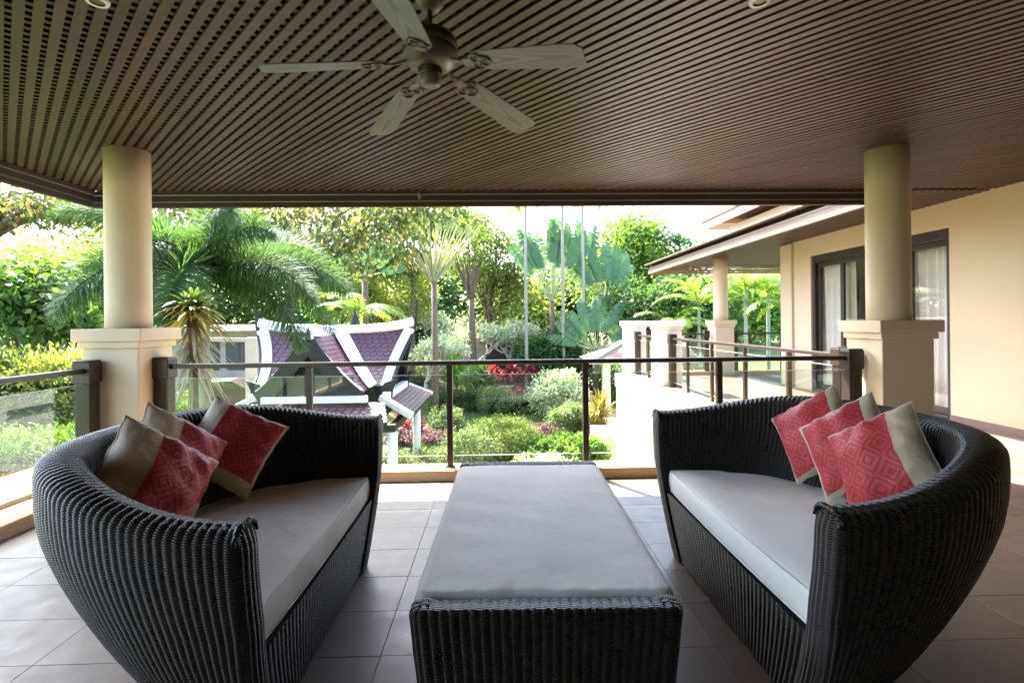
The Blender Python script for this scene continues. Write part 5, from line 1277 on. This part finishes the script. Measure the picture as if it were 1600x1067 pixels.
bs('amber_grass_bush', 'amber leaved bush beside the garden path', 'bush', 935, 678, 20, 52, 'ochre', seed=10, n=2500, ln=.14, asp=.18, ncl=40, rc=.2)
bs('euphorbia_bush', 'pale green bush beside the thin trunk right of the pavilion', 'bush', 700, 676, 30, 40, 'grey', seed=11, n=3500, ln=.09, ncl=60, rc=.15)
bs('hedge', 'clipped hedge along the back of the lawn left part', 'hedge', 735, 640, 60, 28, 'mid', ry=.7, seed=12, n=8000, ln=.085, ncl=220, rc=.13, box_=True, group='hedges on the bank')
bs('hedge', 'pale topped hedge under the red cordylines', 'hedge', 800, 643, 48, 20, 'grey', ry=.7, seed=13, n=6000, ln=.085, ncl=180, rc=.13, box_=True, group='hedges on the bank')
bs('hedge', 'rounded green hedge on the right of the path', 'hedge', 965, 640, 34, 34, 'mid', ry=.8, seed=14, n=5000, ln=.1, ncl=120, rc=.16, group='hedges on the bank')
bush('laurel_shrub', 'big glossy dark green shrub above the white leaved one', 'shrub', gp(862, 30), (2.1, 1.2, 3.1), 'deep', 9000, .26, .42, 15, None, 130, .38)
bs('laurel_shrub', 'dark shrub at the foot of the tiled porch', 'shrub', 940, 610, 34, 50, 'deep', seed=16, n=3500, ln=.16, ncl=70, rc=.25, asp=.42)
bs('bank_shrub', 'mid green shrub behind the left hedge', 'shrub', 745, 610, 40, 44, 'mid', seed=17, n=4500, ln=.14, ncl=80, rc=.24)
bs('bank_shrub', 'grey green shrub among the frangipani stems', 'shrub', 670, 600, 40, 58, 'grey', seed=18, n=4500, ln=.2, ncl=80, rc=.28, asp=.25)
bs('bank_shrub', 'lime shrub behind the bare frangipani stems', 'shrub', 715, 575, 60, 50, 'yellow', seed=19, n=5000, ln=.2, ncl=90, rc=.35)
bs('bank_shrub', 'grey shrub under the bare branches right of the forked trunk', 'shrub', 790, 560, 50, 50, 'grey', seed=20, n=5000, ln=.2, ncl=90, rc=.35, asp=.3)
bs('purple_ground_cover', 'strip of purple leaved ground plants across the lawn', 'ground cover', 655, 692, 55, 16, 'purple', ry=.7, seed=21, n=6000, ln=.08, ncl=130, rc=.13)
bs('purple_ground_cover', 'dark purple low plants under the tan tipped bush', 'ground cover', 850, 682, 34, 18, 'purple', ry=.6, seed=22, n=3000, ln=.08, ncl=70, rc=.13)
bs('lawn_edge_plants', 'pale green low plants at the near end of the lawn', 'ground cover', 650, 735, 60, 26, 'grey', ry=.8, seed=23, n=5000, ln=.09, ncl=90, rc=.14)
for i, (x, yb, s_, lb) in enumerate(((782, 622, 1.0, 'leftmost tall crimson cordyline on the bank'), (812, 620, 1.05, 'large crimson cordyline right of the leftmost one'), (835, 612, .85, 'smaller crimson cordyline behind the white leaved shrub'), (852, 605, .8, 'crimson cordyline showing over the white leaved shrub'),
        (810, 640, .6, 'low orange red cordyline in front of the tall ones'), (890, 650, .7, 'crimson cordyline in front of the white leaved shrub'), (905, 640, .6, 'crimson cordyline right beside the right rail post'), (648, 702, .7, 'dark crimson cordyline beside the pavilion column'), (612, 700, .7, 'dark crimson cordyline behind the pavilion column'))):
    p = gnd(x, yb); rosette('red_cordyline', lb, tuple(p), 'red', 26, .62 * s_, .10 * s_, 70 + i, stems=4, hgt=1.05 * s_, spread=.45, group='crimson cordylines in the garden')
for i, (x, yb, s_, mt, lb) in enumerate(((712, 640, 1.5, 'lime', 'yellow green dracaena with long arched leaves behind the rail post'), (690, 625, 1.2, 'yellow', 'pale dracaena beside the thin trunk'), (950, 690, 1.0, 'ochre', 'ochre strap leaved plant beside the path'), (937, 615, .9, 'lime', 'lime strap leaved plant behind the rounded hedge'))):
    p = gnd(x, yb); rosette('strap_leaved_plant', lb, tuple(p), mt, 30, .95 * s_, .10 * s_, 90 + i, stems=3, hgt=.8 * s_, spread=.3)
# left garden: hedges, lawn bushes
bush('hedge', 'long tall yellow green hedge beyond the left balustrade', 'hedge', (-13.2, 13.2, -2.85), (3.6, .7, 3.35), 'yellow', 22000, .14, .4, 30, 'hedges at the left of the garden', 420, .26, box_=True)
bush('hedge', 'lower green hedge in front of the yellow one at the left', 'hedge', (-11.0, 10.7, -2.85), (3.4, .6, 2.0), 'mid', 24000, .11, .5, 31, 'hedges at the left of the garden', 460, .2, box_=True)
bs('driveway_shrub', 'green shrub beside the driveway left of the pavilion', 'shrub', 365, 640, 38, 30, 'lime', seed=32, n=3000, ln=.12, ncl=50, rc=.2)
bs('driveway_shrub', 'bright shrub at the foot of the foxtail palm', 'shrub', 335, 690, 45, 60, 'mid', seed=33, n=4000, ln=.1, ncl=70, rc=.16)
bs('driveway_shrub', 'green shrub below the ochre palm', 'shrub', 285, 680, 40, 70, 'lime', seed=34, n=4000, ln=.1, ncl=70, rc=.16)
# grass on the lawns
rg = np.random.default_rng(8); n = 60000; X = rg.uniform(-6.5, 3.4, n); Y_ = rg.uniform(12, 24, n); keep = (X > -1.9 - (Y_ - 12) * .12); X, Y_ = X[keep], Y_[keep]
P = np.stack([X, Y_, np.array([ter(a, b) for a, b in zip(X, Y_)])], 1); D = rg.normal(size=P.shape) * .35 + np.array([0, 0, 1]); V, F = leafgeo(P, D, .085, .016, rg, up=0)
o = npobj('lawn_grass', V, F, L['grass'], tint=rg.random(len(F))); tag(o, kind='stuff')
